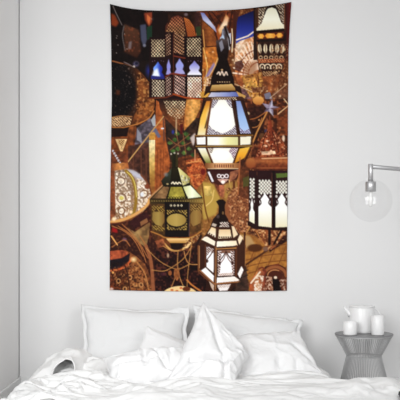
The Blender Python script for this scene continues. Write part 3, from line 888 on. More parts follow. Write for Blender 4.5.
    p.lace([(152, 225), (164.5, 227), (164.5, 232), (153, 229.5)], (166, 132, 62), (64, 42, 22), 1.7)
    p.poly([(189, 204), (202.5, 203), (201, 230), (190, 235)], (92, 62, 30), 1, 0.4)
    p.poly([(190.5, 214), (193, 210.5), (200, 210), (202, 215), (200.5, 223), (193, 226.5), (190.5, 222)], ('h', (132, 100, 52), (156, 122, 66), (138, 100, 52)))
    p.lace([(190, 204.5), (202, 204), (202, 210), (190, 211)], (176, 140, 74), (70, 44, 22), 1.7)
    p.poly([(164.8, 202), (189.5, 202), (189.3, 237), (165.3, 237)], (24, 15, 14))
    for x in np.linspace(171, 181.5, 4):
        p.poly([(x - 1.4, 205.5), (x, 204.2), (x + 1.4, 205.5), (x, 206.8)], (240, 226, 190))
        p.poly([(x - 0.5, 205.5), (x, 205), (x + 0.5, 205.5), (x, 206)], (60, 40, 30))
    p.lace([(167, 210), (187, 210), (187, 230), (167, 230)], (186, 152, 78), (30, 20, 14), 1.8)
    p.poly([(166.5, 216), (170, 213.5), (176.5, 211.5), (183, 213.5), (186.6, 216.5), (186.6, 223), (183, 226.5), (176.5, 228.5), (170, 226.5), (166.5, 223)], (30, 20, 14))
    p.ell(176.5, 220, 9.7, 6.4, ('h', (166, 136, 70), (182, 152, 82), (154, 122, 62)))
    p.line([(189.2, 203), (189, 236)], (92, 84, 100), 0.6, 0.8)
    p.poly([(150, 231), (166, 237), (190, 237), (203, 230), (200, 239), (188, 248), (168, 248), (154, 240)], (98, 56, 30), 1, 0.4)
    p.curve([(151, 231.5), (160, 235), (167, 237.8), (189, 237.8), (202, 231)], (186, 122, 58), 1.1)
    p.poly([(166, 238.5), (190, 238.5), (186, 243), (170, 243)], ('v', (246, 206, 136), (186, 126, 62)))
    p.curve([(190, 243), (187, 247), (183, 249)], (246, 206, 140), 2.2)
    p.speck([(186, 240), (203, 232), (198, 240), (184, 250)], [(250, 214, 150), (130, 76, 38)], 0.5, 3, 0.8)
    p.poly([(170, 243), (183, 243), (182.5, 249), (171.5, 249)], (32, 16, 12))
    p.curve([(163, 242), (170, 249), (177, 251), (184, 249)], (214, 160, 90), 1.6)
    p.poly([(155, 241), (163, 239), (166, 246), (158, 248)], (150, 84, 52), 0.8, 0.5)

    # ---- olive cloth and cords at lower left
    p.poly([(124, 226), (135, 232), (150, 222), (149, 236), (146, 248), (136, 240)], ('h', (98, 68, 48), (150, 118, 76), (128, 96, 58)), 0.95, 0.3)
    p.poly([(128, 222), (140, 214), (147, 212), (150, 218), (140, 226), (134, 229)], (62, 26, 26), 0.95, 0.3)
    p.poly([(140, 222), (147, 218), (148, 222), (141, 226)], (150, 104, 66), 0.9)
    p.blur_poly([(112, 227), (117, 229), (118, 233), (112, 232)], (156, 26, 24), 1)
    p.ell(124.5, 239.5, 3.2, 2.4, (116, 84, 112), 0.8, 0.6)
    for q in [[(112, 226), (124, 231), (134, 240), (143, 256)], [(118, 226), (130, 234), (140, 246), (146, 262)], [(112, 236), (117, 244)],
              [(122, 224), (136, 238), (148, 258)], [(140, 236), (146, 246), (151, 262)], [(112, 247), (124, 240), (130, 246)]]:
        p.curve(q, (178, 112, 62), 1.0, 0.85)
    p.line([(111, 236), (117.5, 245)], (224, 160, 92), 1.2)

    # ---- copper lantern at the lower left corner
    p.poly([(108, 256), (116, 251), (126, 250), (136, 256), (145, 264), (151, 278), (154, 293), (108, 293)], ('h', (104, 50, 28), (96, 52, 26), (150, 92, 50), (112, 62, 36)), 1, 0.5)
    p.poly([(110, 251), (122, 250), (128, 252), (126, 258), (110, 261)], (170, 82, 52), 0.9, 0.4)
    p.poly([(109, 260), (122, 258), (130, 253), (129, 261), (122, 266), (109, 270)], (34, 22, 30), 1, 0.4)
    p.curve([(110, 271), (120, 269), (128, 264), (132, 258)], (206, 96, 52), 2.0)
    p.ell(133.5, 259.5, 4.2, 3.6, (255, 222, 160), 0.95, 0.9)
    p.speck([(110, 268), (140, 262), (153, 292), (110, 292)], [(220, 160, 100), (160, 96, 56)], 0.60, 6, 0.75)
    p.speck([(110, 262), (140, 262), (153, 292), (110, 292)], [(44, 20, 14), (60, 30, 20)], 0.56, 3, 0.75)
    for cx, cy in ((118.5, 281), (130, 277.5), (125, 289), (141, 285)):
        p.ring(cx, cy, 1.8, 2.1, 0.8, (206, 146, 92), 0.75)
        p.ell(cx, cy, 0.7, 0.7, (40, 20, 16))
    p.ell(113, 272.5, 1.5, 1.5, (246, 180, 100), 0.9, 0.5)
    p.ell(111.5, 289, 2.6, 1.8, (236, 206, 196), 0.8, 0.5)
    p.curve([(137, 262), (145, 274), (149, 292)], (190, 124, 72), 1.4, 0.8)
    p.curve([(146, 246), (151, 262), (153.5, 291)], (152, 92, 58), 3.4, 0.9)
    p.curve([(124, 263), (128, 276), (130, 292)], (66, 34, 24), 1.5, 0.7)

    # ---- cords over the dark at bottom centre
    p.poly([(154, 248), (168, 250), (186, 252), (206, 246), (206, 292), (156, 292)], (40, 17, 17), 0.9, 0.6)
    p.speck([(154, 248), (206, 248), (206, 292), (156, 292)], [(120, 62, 40), (70, 34, 34)], 0.60, 7, 0.6)
    p.ell(163, 274, 4, 2.4, (92, 44, 60), 0.6, 0.6)
    for q in [[(146, 248), (156, 258), (166, 265), (178, 269), (190, 264)], [(152, 270), (164, 271), (174, 266), (184, 258), (192, 246)],
              [(184, 251), (186, 259), (190, 264), (200, 264.5)], [(192, 238), (190, 256), (188, 272), (187, 288)],
              [(163, 246), (172, 251), (178, 251)], [(178, 251), (177.5, 262), (178, 272)], [(171, 288), (176, 276), (179, 270)], [(184, 288), (180, 278), (178, 270)]]:
        p.curve(q, (196, 138, 78), 0.85, 0.85)
    p.poly([(174, 270), (176, 268), (179, 270), (180, 276), (177, 281), (174, 277)], (160, 98, 54), 0.95, 0.5)
    p.ell(168, 255.5, 1.6, 3.2, (214, 176, 140), 0.8, 0.6)
    p.ell(170, 273, 1.8, 2.6, (176, 106, 54), 0.8)
    p.ell(180, 299, 20, 13, ('v', (244, 206, 140), (250, 226, 170)), 1)
    for x, y in ((172, 290), (181, 288), (177, 291)):
        p.ell(x, y, 1.6, 1.1, (206, 96, 56), 0.9)
    p.ell(186.5, 289, 4, 2.4, (96, 44, 22), 0.95)
    p.curve([(187, 280), (192, 285), (202, 292)], (196, 118, 58), 1.6)

    # ---- tiled floor and pots at the lower right
    p.poly([(240, 232), (256, 236), (270, 252), (289, 240), (289, 293), (236, 293), (236, 250)], ('v', (150, 98, 46), (176, 116, 52), (160, 104, 48)), 0.95, 0.2)
    p.blur_poly([(236, 234), (250, 236), (256, 246), (240, 250)], (206, 172, 128), 1.5, 0.6)
    for y in (247, 256, 263, 270):
        p.curve([(240, y + 6), (262, y), (289, y - 3)], (116, 68, 32), 0.9, 0.85)
    for x in (252, 262, 272, 282):
        p.line([(x + 4, 246), (x - 8, 276)], (116, 68, 32), 0.9, 0.75)
    p.ell(255, 248, 9, 4.6, (84, 46, 18), 0.95, 0.3)
    p.line([(244, 266), (256, 258), (267, 250.5)], (84, 46, 26), 1.8)
    p.ell(265.5, 249, 2.6, 2.4, (120, 90, 76), 0.9)
    p.poly([(237, 268), (246, 264), (249, 292), (236, 292)], (72, 54, 44), 0.95, 0.3)
    for y in (272, 277, 282, 287):
        p.line([(238, y + 2), (248, y - 2)], (46, 32, 28), 0.9)
    p.poly([(262, 270), (266, 266), (278, 263.5), (286, 268), (289, 292), (262, 292)], (92, 46, 28), 1, 0.4)
    p.ring(275, 276, 11, 9, 2.8, (152, 92, 54), 0.95, 180, 360)
    p.ell(275, 276, 7.4, 5.6, (84, 38, 22))
    p.ring(275, 275.5, 7.4, 5.6, 0.9, (206, 140, 90), 0.8, 180, 300)
    p.poly([(272, 279), (279, 279), (282, 292), (274, 292)], (28, 14, 14))
    p.speck([(264, 276), (272, 277), (273, 292), (263, 292)], [(250, 226, 200), (150, 80, 50)], 0.45, 3, 0.9)
    p.speck([(279, 280), (289, 278), (289, 292), (281, 292)], [(244, 220, 196), (90, 40, 28)], 0.45, 3, 0.9)
    p.ell(275.5, 277.5, 1.6, 1.4, (236, 216, 190))
    p.poly([(259, 269), (266, 272), (266, 282), (262, 292), (251, 292), (248.5, 284), (253, 277)], ('h', (156, 70, 40), (196, 122, 72), (110, 48, 34)), 1, 0.3)
    p.speck([(257, 275), (264, 276), (261, 292), (254, 292), (254, 284)], [(255, 246, 232), (226, 190, 160)], 0.36, 3, 0.95)
    p.line([(251, 283), (260, 272)], (244, 220, 190), 1.6)
    p.curve([(259, 269), (262.5, 267.5), (266, 272)], (120, 56, 36), 1.6)

    # ---- small white paned lantern at the bottom
    post = (122, 74, 40)
    p.poly([(203, 238), (214, 222), (230, 222), (241, 236), (246, 245), (245, 272), (236, 284), (230, 292), (213, 292), (208, 280), (198, 272), (198, 246)], (66, 34, 22), 0.95)
    p.curve([(201, 236), (196, 248), (195, 262)], (46, 24, 18), 2.6, 0.9)
    p.line([(198.4, 246), (198.6, 271)], post, 1.8)
    p.line([(199.4, 246), (199.4, 268)], (206, 150, 96), 0.6)
    p.line([(244.8, 233), (244.4, 268)], (70, 36, 24), 2.0)
    p.line([(245.6, 236), (245.2, 266)], (176, 118, 72), 0.6)
    p.poly([(216, 201.5), (219, 199.5), (223, 199.5), (226, 202), (224.8, 206), (225, 214), (228, 219), (230, 227), (210, 227), (213, 219), (218.5, 213), (218.8, 206)], ('h', (58, 34, 26), (30, 15, 12), (44, 22, 18)))
    p.ell(218, 216.5, 2.2, 2.6, (106, 90, 90), 0.7, 0.6)
    p.ell(223, 213, 0.9, 1.6, (150, 116, 70), 0.8)
    p.lace([(220, 222), (228.5, 222), (229, 227), (219.5, 227)], (252, 240, 226), (56, 28, 22), 1.5)
    p.poly([(213, 223), (217, 224.5), (215.5, 227), (211.5, 225.5)], (232, 216, 196), 0.8)
    # two tiers of roof panes
    p.poly([(211.5, 227), (217, 229), (215.4, 237.5), (207.6, 233.5)], ('v', (236, 204, 150), (252, 240, 222)))
    p.poly([(219, 229.4), (230.2, 229.4), (231.6, 238), (218.2, 238.5)], ('v', (232, 196, 146), (250, 232, 196)))
    p.poly([(231.6, 226), (234, 226.5), (238, 234.5), (233.4, 238)], (240, 214, 174))
    for x in np.linspace(219.5, 230.5, 6):
        p.ell(x, 237.2, 0.8, 0.8, (70, 38, 26), 0.9)
    for x, y in ((209.5, 233.6), (211.6, 234.8), (213.8, 236)):
        p.ell(x, y, 0.8, 0.8, (70, 38, 26), 0.9)
    p.poly([(204.5, 237), (207, 236.5), (215.5, 241.5), (214.6, 246), (201.6, 239.5)], (250, 236, 212))
    p.poly([(217, 241.4), (236.2, 240.6), (237.6, 245.6), (216.4, 247)], ('h', (255, 248, 230), (252, 232, 196)))
    p.poly([(237.6, 239.5), (240, 234.5), (243, 238), (239.4, 245)], (246, 222, 186))
    p.line([(216.4, 227), (216, 248)], (74, 38, 24), 1.1)
    # lit panes with drapes of ironwork
    p.poly([(206.5, 246), (213.8, 249), (213.6, 273), (206.5, 267)], (252, 250, 250))
    p.lace([(206.5, 246), (213.8, 249), (213.8, 253), (210, 252), (206.5, 256)], (246, 240, 236), (84, 46, 36), 1.5)
    p.curve([(213.6, 250), (210.5, 255), (207.4, 259)], (74, 40, 30), 0.8)
    p.ell(207, 261, 1.3, 1.8, (64, 34, 26), 0.95)
    p.poly([(217.8, 250.5), (234.3, 249.8), (234.3, 275), (217.8, 276)], (253, 251, 253))
    p.poly([(217.8, 250.5), (234.3, 249.8), (234.3, 253), (217.8, 253.5)], (110, 66, 42), 0.85)
    p.lace([(217.8, 251), (221.6, 251), (221, 262), (219.6, 275.5), (217.8, 275.5)], (244, 232, 226), (84, 46, 36), 1.6)
    p.lace([(234.3, 251), (230.6, 251), (231, 262), (232.6, 275), (234.3, 275)], (244, 232, 226), (84, 46, 36), 1.6)
    for s in (-1, 1):
        p.curve([(226, 251.5), (226 + s * 3, 256.5), (226 + s * 6, 260)], (70, 38, 28), 1.0)
        p.curve([(226, 253.5), (226 + s * 2.4, 259), (226 + s * 5.4, 263)], (120, 84, 70), 0.7)
        p.ell(226 + s * 6.4, 263, 1.3, 2.0, (66, 34, 28), 0.95)
    p.lace([(219, 273.6), (233, 272.6), (233, 275.4), (219, 276)], (248, 236, 230), (186, 150, 130), 1.3)
    p.line([(215.6, 247), (215, 291)], (104, 62, 36), 2.2)
    p.line([(216.2, 247), (215.6, 289)], (190, 138, 92), 0.6)
    p.line([(236.3, 246), (236, 276)], (96, 54, 32), 2.0)
    p.line([(216.5, 249), (236, 248)], (196, 134, 76), 1.0)
    p.line([(205.4, 245), (205.4, 266)], (98, 56, 34), 1.2)
    # slanting panes under them
    p.poly([(200.4, 271), (205.6, 267.4), (214, 276), (213.4, 282.4)], (253, 250, 248))
    p.poly([(217, 277.6), (234.4, 276.4), (239.5, 280), (238, 281), (216.6, 283)], ('h', (253, 248, 244), (250, 240, 228)))
    p.poly([(237.6, 274), (241.5, 266), (243.6, 270), (240, 278.5)], (252, 246, 240))
    p.line([(200, 270.5), (214.5, 284), (240, 281.6)], (156, 100, 58), 1.4)
    p.line([(199, 272.5), (209, 281)], (110, 62, 36), 1.2)
    p.poly([(217, 285), (231, 284), (227.5, 290.5), (219.5, 291)], (248, 240, 236))
    p.lace([(217, 285), (231, 284), (229.5, 287), (218, 288)], (248, 240, 236), (190, 160, 146), 1.4)
    p.poly([(209, 281), (214, 285), (213.6, 291.5), (211, 287)], (226, 200, 176), 0.9)
    p.poly([(236, 284), (246, 276), (250, 284), (248, 292), (232, 292)], (70, 46, 36), 0.7, 0.4)
    return p


def print_grid():
    """the finished print: 2 samples for each photo pixel, sRGB 0..1"""
    c = paint_lanterns().c
    h, w = c.shape[:2]
    c = c.reshape(h // 2, 2, w // 2, 2, 3).mean((1, 3))
    c = np.clip(c / 255.0, 0, 1)
    g = c.mean(2, keepdims=True)
    c = g + (c - g) * (0.90 + 0.06 * g)
    c = c - 0.035 * np.sin(np.pi * np.clip(c * 2, 0, 1))
    return np.clip(c, 0.015, 1)

# ---------------------------------------------------------------- materials
M_WALL = mat('wall_paint', (0.79, 0.79, 0.79), 0.85, bump=(90, 0.06, 0.002), spec=0.2)
M_WALL_LIGHTENED = mat('wall_paint_lightened', (0.865, 0.86, 0.855), 0.85, bump=(90, 0.06, 0.002), spec=0.2)  # same paint as the back wall, lightened to stand in for missing light
M_TRIM = mat('trim_paint', (0.80, 0.80, 0.80), 0.5, spec=0.3)
M_FLOOR = mat('pale_floor', (0.74, 0.73, 0.72), 0.5, vary=0.06, vscale=5)
M_LINEN = mat('white_linen', (0.805, 0.805, 0.807), 0.9, bump=(700, 0.08, 0.0008), spec=0.15)
M_GREYLINEN = mat('pale_grey_linen', (0.765, 0.77, 0.773), 0.9, bump=(700, 0.08, 0.0008), spec=0.15)
M_DUVET = mat('white_duvet_cloth', (0.85, 0.85, 0.845), 0.9, bump=(600, 0.08, 0.0008), spec=0.15)
M_MATTRESS = mat('mattress_ticking', (0.80, 0.80, 0.79), 0.9)
M_WOOL = mat('charcoal_wool', (0.07, 0.07, 0.072), 0.95, bump=(160, 0.8, 0.004), vary=0.4, vscale=60)
M_WIRE = mat('grey_steel_wire', (0.46, 0.46, 0.465), 0.45, 0.3)
M_TOP = mat('grey_table_top', (0.25, 0.25, 0.255), 0.5, 0.2)
M_ENAMEL = mat('white_ceramic', (0.86, 0.86, 0.86), 0.28, spec=0.5)
M_CHROME = mat('brushed_nickel', (0.60, 0.60, 0.61), 0.42, 1.0)
M_HEM = mat('dark_hem', (0.05, 0.025, 0.02), 0.9)

# ---------------------------------------------------------------- the room
WX = (18.7 - VPX) * CAM_D / FOC
struct('wall_back', (WX + 0.006, 0, 0), (2.1, 0.1, 3.3), M_WALL)
struct('wall_left', (WX - 0.1, -1.1, 0), (WX, 0.1, 3.3), M_WALL_LIGHTENED)
struct('wall_right', (2.0, -4.0, 0), (2.1, 0, 3.3), M_WALL)
struct('ceiling', (WX - 0.1, -1.3, 3.0), (2.1, 0.1, 3.1), M_WALL)
struct('floor', (WX - 1.5, -8.0, -0.1), (2.1, 0.1, 0), M_FLOOR)
BB = 0.122
struct('baseboard_back', (WX + 0.018, -0.018, 0), (2.0, 0, BB), M_TRIM, 0.003)
struct('baseboard_left', (WX, -1.1, 0), (WX + 0.018, 0, BB), M_TRIM, 0.003)

# ---------------------------------------------------------------- the printed wall hanging
LEFT = [(4, 110.0), (25, 110.7), (50, 111.3), (100, 111.8), (150, 111.0), (200, 110.2), (250, 109.8), (290, 109.7)]
RIGHT = [(2, 291.4), (25, 289.8), (50, 288.6), (100, 288.0), (150, 287.8), (200, 287.5), (250, 287.0), (291, 286.8)]
TOP = [(110, 4.0), (115, 5.3), (122, 7.0), (132, 8.8), (145, 10.2), (165, 10.9), (190, 11.1), (215, 10.6), (235, 9.6), (250, 8.2), (265, 6.3), (280, 4.0), (291.4, 2.0)]
BOTTOM = [(110, 290.0), (140, 290.8), (190, 291.6), (240, 291.4), (287, 290.6)]


def lerp(tab, t):
    return np.interp(t, [a for a, _ in tab], [b for _, b in tab])


def wall_hanging():
    NU, NV = 365, 576
    u = np.linspace(0, 1, NU)[None, :].repeat(NV, 0)
    v = np.linspace(0, 1, NV)[:, None].repeat(NU, 1)
    x = 110 + 178 * u
    y = 4 + 286 * v
    for _ in range(6):
        l, r = lerp(LEFT, y), lerp(RIGHT, y)
        x = l + (r - l) * u
        t, b = lerp(TOP, x), lerp(BOTTOM, x)
        y = t + (b - t) * v
    g = print_grid()
    gx, gy = (x - PX0) * 2 - 0.5, (y - PY0) * 2 - 0.5
    xi = np.clip(np.floor(gx).astype(int), 0, g.shape[1] - 2)
    yi = np.clip(np.floor(gy).astype(int), 0, g.shape[0] - 2)
    fx, fy = np.clip(gx - xi, 0, 1)[..., None], np.clip(gy - yi, 0, 1)[..., None]
    c = (g[yi, xi] * (1 - fx) + g[yi, xi + 1] * fx) * (1 - fy) + (g[yi + 1, xi] * (1 - fx) + g[yi + 1, xi + 1] * fx) * fy
    lin = np.where(c <= 0.04045, c / 12.92, ((c + 0.055) / 1.055) ** 2.4)
    # the cloth hangs a little off the wall, held at its upper corners
    off = 0.008 + 0.010 * np.sin(np.pi * u) * (1 - v) ** 2 + 0.004 * np.sin(2.5 * np.pi * u + 0.6) * v
    d = CAM_D - off
    P = np.stack([(x - VPX) * d / FOC, -off, CAM_Z - (y - VPY) * d / FOC], -1)
    me = grid_mesh('wall_hanging', P)
    at_ = me.color_attributes.new('print', 'FLOAT_COLOR', 'POINT')
    at_.data.foreach_set('color', np.concatenate([lin, np.ones(lin.shape[:2] + (1,))], -1).astype(np.float32).ravel())
    m = mat('printed_cloth', (0.5, 0.5, 0.5), 0.85, spec=0.15)
    nt = m.node_tree
    a = nt.nodes.new('ShaderNodeVertexColor')
    a.layer_name = 'print'
    nt.links.new(a.outputs['Color'], nt.nodes['Principled BSDF'].inputs['Base Color'])
    o = link('wall_hanging', me, m, None, True)
    s = o.modifiers.new('cloth', 'SOLIDIFY')
    s.thickness = 0.0015
    s.offset = 0
    tag(o, 'tall cloth wall hanging printed with glowing pierced metal lanterns', 'tapestry')


wall_hanging()


# ---------------------------------------------------------------- bed
def settle(o, frames, grow, gravity, pressure=0.0, bend=0.4, pin=None):
    """let the cloth find its own folds: it is a little larger than its outline, so it buckles"""
    m = o.modifiers.new('cloth', 'CLOTH')
    c = m.settings
    c.quality = 5
    c.mass = 0.25
    c.tension_stiffness = c.compression_stiffness = 12
    c.shear_stiffness = 4
    c.bending_stiffness = bend
    c.tension_damping = c.compression_damping = c.shear_damping = 5
    c.air_damping = 3
    c.shrink_min = grow
    c.effector_weights.gravity = gravity
    if pressure:
        c.use_pressure = True
        c.uniform_pressure_force = pressure
    m.collision_settings.use_self_collision = False
    if pin:
        c.vertex_group_mass = pin
    m.point_cache.frame_start = 1
    m.point_cache.frame_end = frames + 2
    for f in range(1, frames + 1):
        SC.frame_set(f)
    dg = bpy.context.evaluated_depsgraph_get()
    ev = o.evaluated_get(dg)
    co = np.empty(len(o.data.vertices) * 3, np.float32)
    ev.to_mesh().vertices.foreach_get('co', co)
    ev.to_mesh_clear()
    o.modifiers.remove(m)
    o.data.vertices.foreach_set('co', co)
    o.data.update()
    SC.frame_set(1)


def mattress():
    o = empty('mattress', (-0.07, -1.15, 0), 'low white mattress under the rumpled duvet and pillows', 'mattress')
    bm = bmesh.new()
    add_box(bm, (-0.85, -1.0, 0.0), (0.87, 1.03, 0.10), 0.008)
    from_bm('bed_base', bm, M_MATTRESS, o)
    bm = bmesh.new()
    add_box(bm, (-0.87, -1.02, 0.10), (0.89, 1.05, 0.228), 0.035)
    from_bm('mattress_body', bm, M_MATTRESS, o, True)



def bump2(x, y, cx, cy, rx, ry, ang=0.0, p=2.0):
    c, s = math.cos(ang), math.sin(ang)
    a = ((x - cx) * c + (y - cy) * s) / rx
    b = (-(x - cx) * s + (y - cy) * c) / ry
    return np.exp(-(np.abs(a) ** p + np.abs(b) ** p))


# folds of the duvet: from, to, height, width
FOLDS = [(-0.10, -1.20, 0.10, -1.75, 0.022, 0.050), (-0.45, -1.30, -0.20, -1.65, 0.024, 0.055), (-0.66, -0.98, -0.45, -1.25, 0.022, 0.05),
         (-0.85, -1.08, -0.55, -1.45, 0.030, 0.060), (-1.00, -1.05, -0.90, -1.60, 0.030, 0.060), (-0.70, -1.20, -0.70, -1.70, 0.022, 0.045),
         (0.10, -1.22, 0.65, -1.50, 0.014, 0.060), (0.62, -1.35, 0.95, -1.60, 0.024, 0.055), (0.88, -1.20, 0.80, -1.70, 0.022, 0.045),
         (0.30, -1.50, 0.55, -1.80, 0.020, 0.06), (1.00, -1.25, 1.08, -1.7, 0.02, 0.05), (0.35, -0.85, 0.72, -1.0, 0.012, 0.05)]


def duvet_shape(NS, NT, fine):
    s = np.linspace(0, 1, NS)[None, :].repeat(NT, 0)
    t = np.linspace(0, 1, NT)[:, None].repeat(NS, 1)
    Y = -0.50 - 1.62 * t                                   # from under the pillows towards the camera
    xl = -0.985 + 0.03 * np.sin(5 * Y) - 0.03 * np.clip(-Y - 1.0, 0, 1)
    xr = 0.80 - 0.30 * np.clip(-Y - 1.45, 0, 1) + 0.34 / (1 + np.exp(-(-Y - 1.14) * 18)) + 0.015 * np.sin(9 * Y)
    # cross-section: up one side, over the bed, down the other
    side = 0.25
    L = (xr - xl) + 2 * side
    a = s * L
    R = 0.07
    xx = np.where(a < side, xl - 0.02 * (side - a) / side, np.where(a > L - side, xr + 0.03 * (a - L + side) / side, xl + a - side))
    zz = np.where(a < side, a, np.where(a > L - side, L - a, side))
    # round the shoulders
    e = np.minimum(a, L - a)
    k = np.clip((e - (side - R)) / (2 * R), 0, 1)
    zz = np.where((e > side - R) & (e < side + R), side - R + R * (2 * k - k * k), zz)
    inward = np.where((e > side - R) & (e < side + R), R * (k * k) - np.clip(e - side, 0, None), 0)
    xx = xx + np.where(s < 0.5, inward, -inward)
    top = np.clip((e - side + R) / (2 * R), 0, 1)
    X = xx
    Z = zz + 0.012 * top
    # the heap by the corner
    big = 0.030 * bump2(X, Y, -0.90, -0.66, 0.16, 0.12, 0.20)
    big += 0.075 * bump2(X, Y, -0.60, -0.74, 0.10, 0.15, 0.3)
    big += 0.030 * bump2(X, Y, -0.56, -0.98, 0.10, 0.10, 0.5)
    big += 0.060 * bump2(X, Y, -0.79, -0.72, 0.08, 0.10)
    # the heap over the far corner and soft swells between
    big += 0.028 * bump2(X, Y, 0.84, -1.32, 0.15, 0.12, 0.2)
    big += 0.046 * bump2(X, Y, 1.06, -1.33, 0.13, 0.15)
    big += 0.040 * bump2(X, Y, 0.55, -0.70, 0.22, 0.10)
    for (x0, y0, x1, y1, h, w) in FOLDS:
        ex, ey = x1 - x0, y1 - y0
        q = np.clip(((X - x0) * ex + (Y - y0) * ey) / (ex * ex + ey * ey), 0, 1)
        wob = 0.03 * (vnoise(X * 6, Y * 6, 61) - 0.5)
        d2 = np.hypot(X - x0 - q * ex, Y - y0 - q * ey + wob)
        big += 1.6 * h * np.exp(-(d2 / w) ** 1.6) * (1 - 0.6 * np.abs(2 * q - 1) ** 2)
    Z = Z + big * top
    # smaller creases
    left = np.clip((-X - 0.35) / 0.30, 0, 1)
    right = np.clip((X - 0.55) / 0.3, 0, 1)
    front = np.clip((-Y - 1.0) / 0.25, 0, 1)
    amp = (0.16 + 0.75 * left + 0.25 * right + 0.12 * front) * top
    f1 = ridge(X * 3.4 + Y * 2.4, Y * 4.0 - X * 2.0, 3, 1.9) - 0.4
    f2 = ridge(X * 7.0 - Y * 4.2, Y * 7.0 + X * 3.8, 8, 2.2) - 0.35
    f3 = ridge(X * 14 + Y * 8, Y * 13 - X * 7, 13, 1.6) - 0.45
    Z = Z + fine * amp * (0.024 * f1 + 0.026 * f2 + 0.010 * f3)
    X = X + (1 - top) * np.where(s < 0.5, -1, 1) * (0.03 * (ridge(Y * 6, Z * 2, 21) - 0.5) + 0.015 * (fbm(Y * 14, Z * 5, 23) - 0.5))
    # the end under the pillows lies down on the mattress
    Z = Z - 0.02 * np.clip((Y + 0.60) / 0.10, 0, 1) * top
    Z = np.maximum(Z, 0.006)
    return np.stack([X, Y, Z], -1)


def resample(pts, n):
    P = np.array(pts, float)
    Q = np.vstack([2 * P[0] - P[1], P, 2 * P[-1] - P[-2]])
    out = []
    for x in np.linspace(0, len(P) - 1 - 1e-6, n):
        k = int(x)
        t = x - k
        p0, p1, p2, p3 = Q[k:k + 4]
        out.append(0.5 * (2 * p1 + (p2 - p0) * t + (2 * p0 - 5 * p1 + 4 * p2 - p3) * t * t + (3 * p1 - p0 - 3 * p2 + p3) * t ** 3))
    return np.array(out)


def folded_corner(parent):
    """the loose end of the duvet, thrown up into a tent whose mouth looks at the camera"""
    arches = [(-0.52, [(-1.00, 0.20), (-0.95, 0.22), (-0.90, 0.23), (-0.84, 0.235), (-0.78, 0.235), (-0.72, 0.23), (-0.66, 0.225), (-0.62, 0.22), (-0.58, 0.21)]),
              (-0.64, [(-1.07, 0.20), (-0.99, 0.285), (-0.92, 0.345), (-0.85, 0.375), (-0.78, 0.385), (-0.72, 0.378), (-0.66, 0.35), (-0.62, 0.31), (-0.57, 0.26)]),
              (-0.76, [(-1.09, 0.19), (-1.00, 0.275), (-0.92, 0.340), (-0.85, 0.378), (-0.79, 0.395), (-0.735, 0.392), (-0.70, 0.355), (-0.685, 0.31), (-0.62, 0.26)]),
              (-0.88, [(-1.11, 0.17), (-1.02, 0.245), (-0.94, 0.305), (-0.875, 0.350), (-0.82, 0.366), (-0.765, 0.378), (-0.735, 0.345), (-0.722, 0.30), (-0.66, 0.255)]),
              (-0.97, [(-1.11, 0.16), (-1.04, 0.21), (-0.96, 0.248), (-0.90, 0.262), (-0.872, 0.325), (-0.825, 0.362), (-0.765, 0.368), (-0.740, 0.325), (-0.733, 0.285), (-0.68, 0.25)])]
    n, k = 110, 70
    rows = np.array([np.column_stack([(r := resample(a, n))[:, 0], np.full(n, y), r[:, 1]]) for y, a in arches])
    G = np.stack([resample(rows[:, i], k) for i in range(n)], 1)
    X, Y, Z = G[..., 0].copy(), G[..., 1].copy(), G[..., 2].copy()
    b = np.linspace(0, 1, k)[:, None]
    a = np.linspace(0, 1, n)[None, :]
    # the hem of the mouth is uneven; creases run down from the crest
    Y = Y - 0.03 * b ** 3 * np.sin(7 * a + 0.5) - 0.02 * b ** 3 * np.sin(15 * a)
    wr = ridge(X * 7 + Y * 5, Y * 6 - X * 4, 71, 2.0) - 0.4
    wr2 = ridge(X * 15 - Y * 9, Y * 13 + X * 9, 75, 1.8) - 0.4
    hold = np.minimum(1, 5 * np.minimum(a, 1 - a)) * np.minimum(1, 4 * b)
    Z = Z + hold * (0.018 * wr + 0.010 * wr2)
    X = X - hold * (0.012 * wr + 0.006 * wr2)
    f = link('folded_corner', grid_mesh('folded_corner', np.stack([X, Y, Z], -1)), M_DUVET, parent, True)
    so = f.modifiers.new('thick', 'SOLIDIFY')
    so.thickness = 0.007
    so.offset = -1


def duvet():
    P = duvet_shape(250, 165, 1.3)
    under = link('under', grid_mesh('under', duvet_shape(150, 100, 0.0) - np.array([0, 0, 0.020])), None)
    under.modifiers.new('hold', 'COLLISION')
    under.collision.thickness_outer = 0.006
    under.collision.cloth_friction = 30
    P[:, :, 2] += 0.004
    o = link('duvet', grid_mesh('duvet', P), M_DUVET, None, True)
    g = o.vertex_groups.new(name='held')
    idx = np.arange(250 * 165).reshape(165, 250)
    g.add(np.unique(np.concatenate([idx[0], idx[:, 0], idx[:, -1]])).tolist(), 1.0, 'REPLACE')
    settle(o, 16, -0.075, 0.30, pin='held')
    bpy.data.objects.remove(under, do_unlink=True)
    o.vertex_groups.clear()
    so = o.modifiers.new('thick', 'SOLIDIFY')
    so.thickness = 0.012
    so.offset = -1
    folded_corner(o)
    tag(o, 'rumpled white duvet spread over the low bed, heaped at its end by the corner', 'duvet')


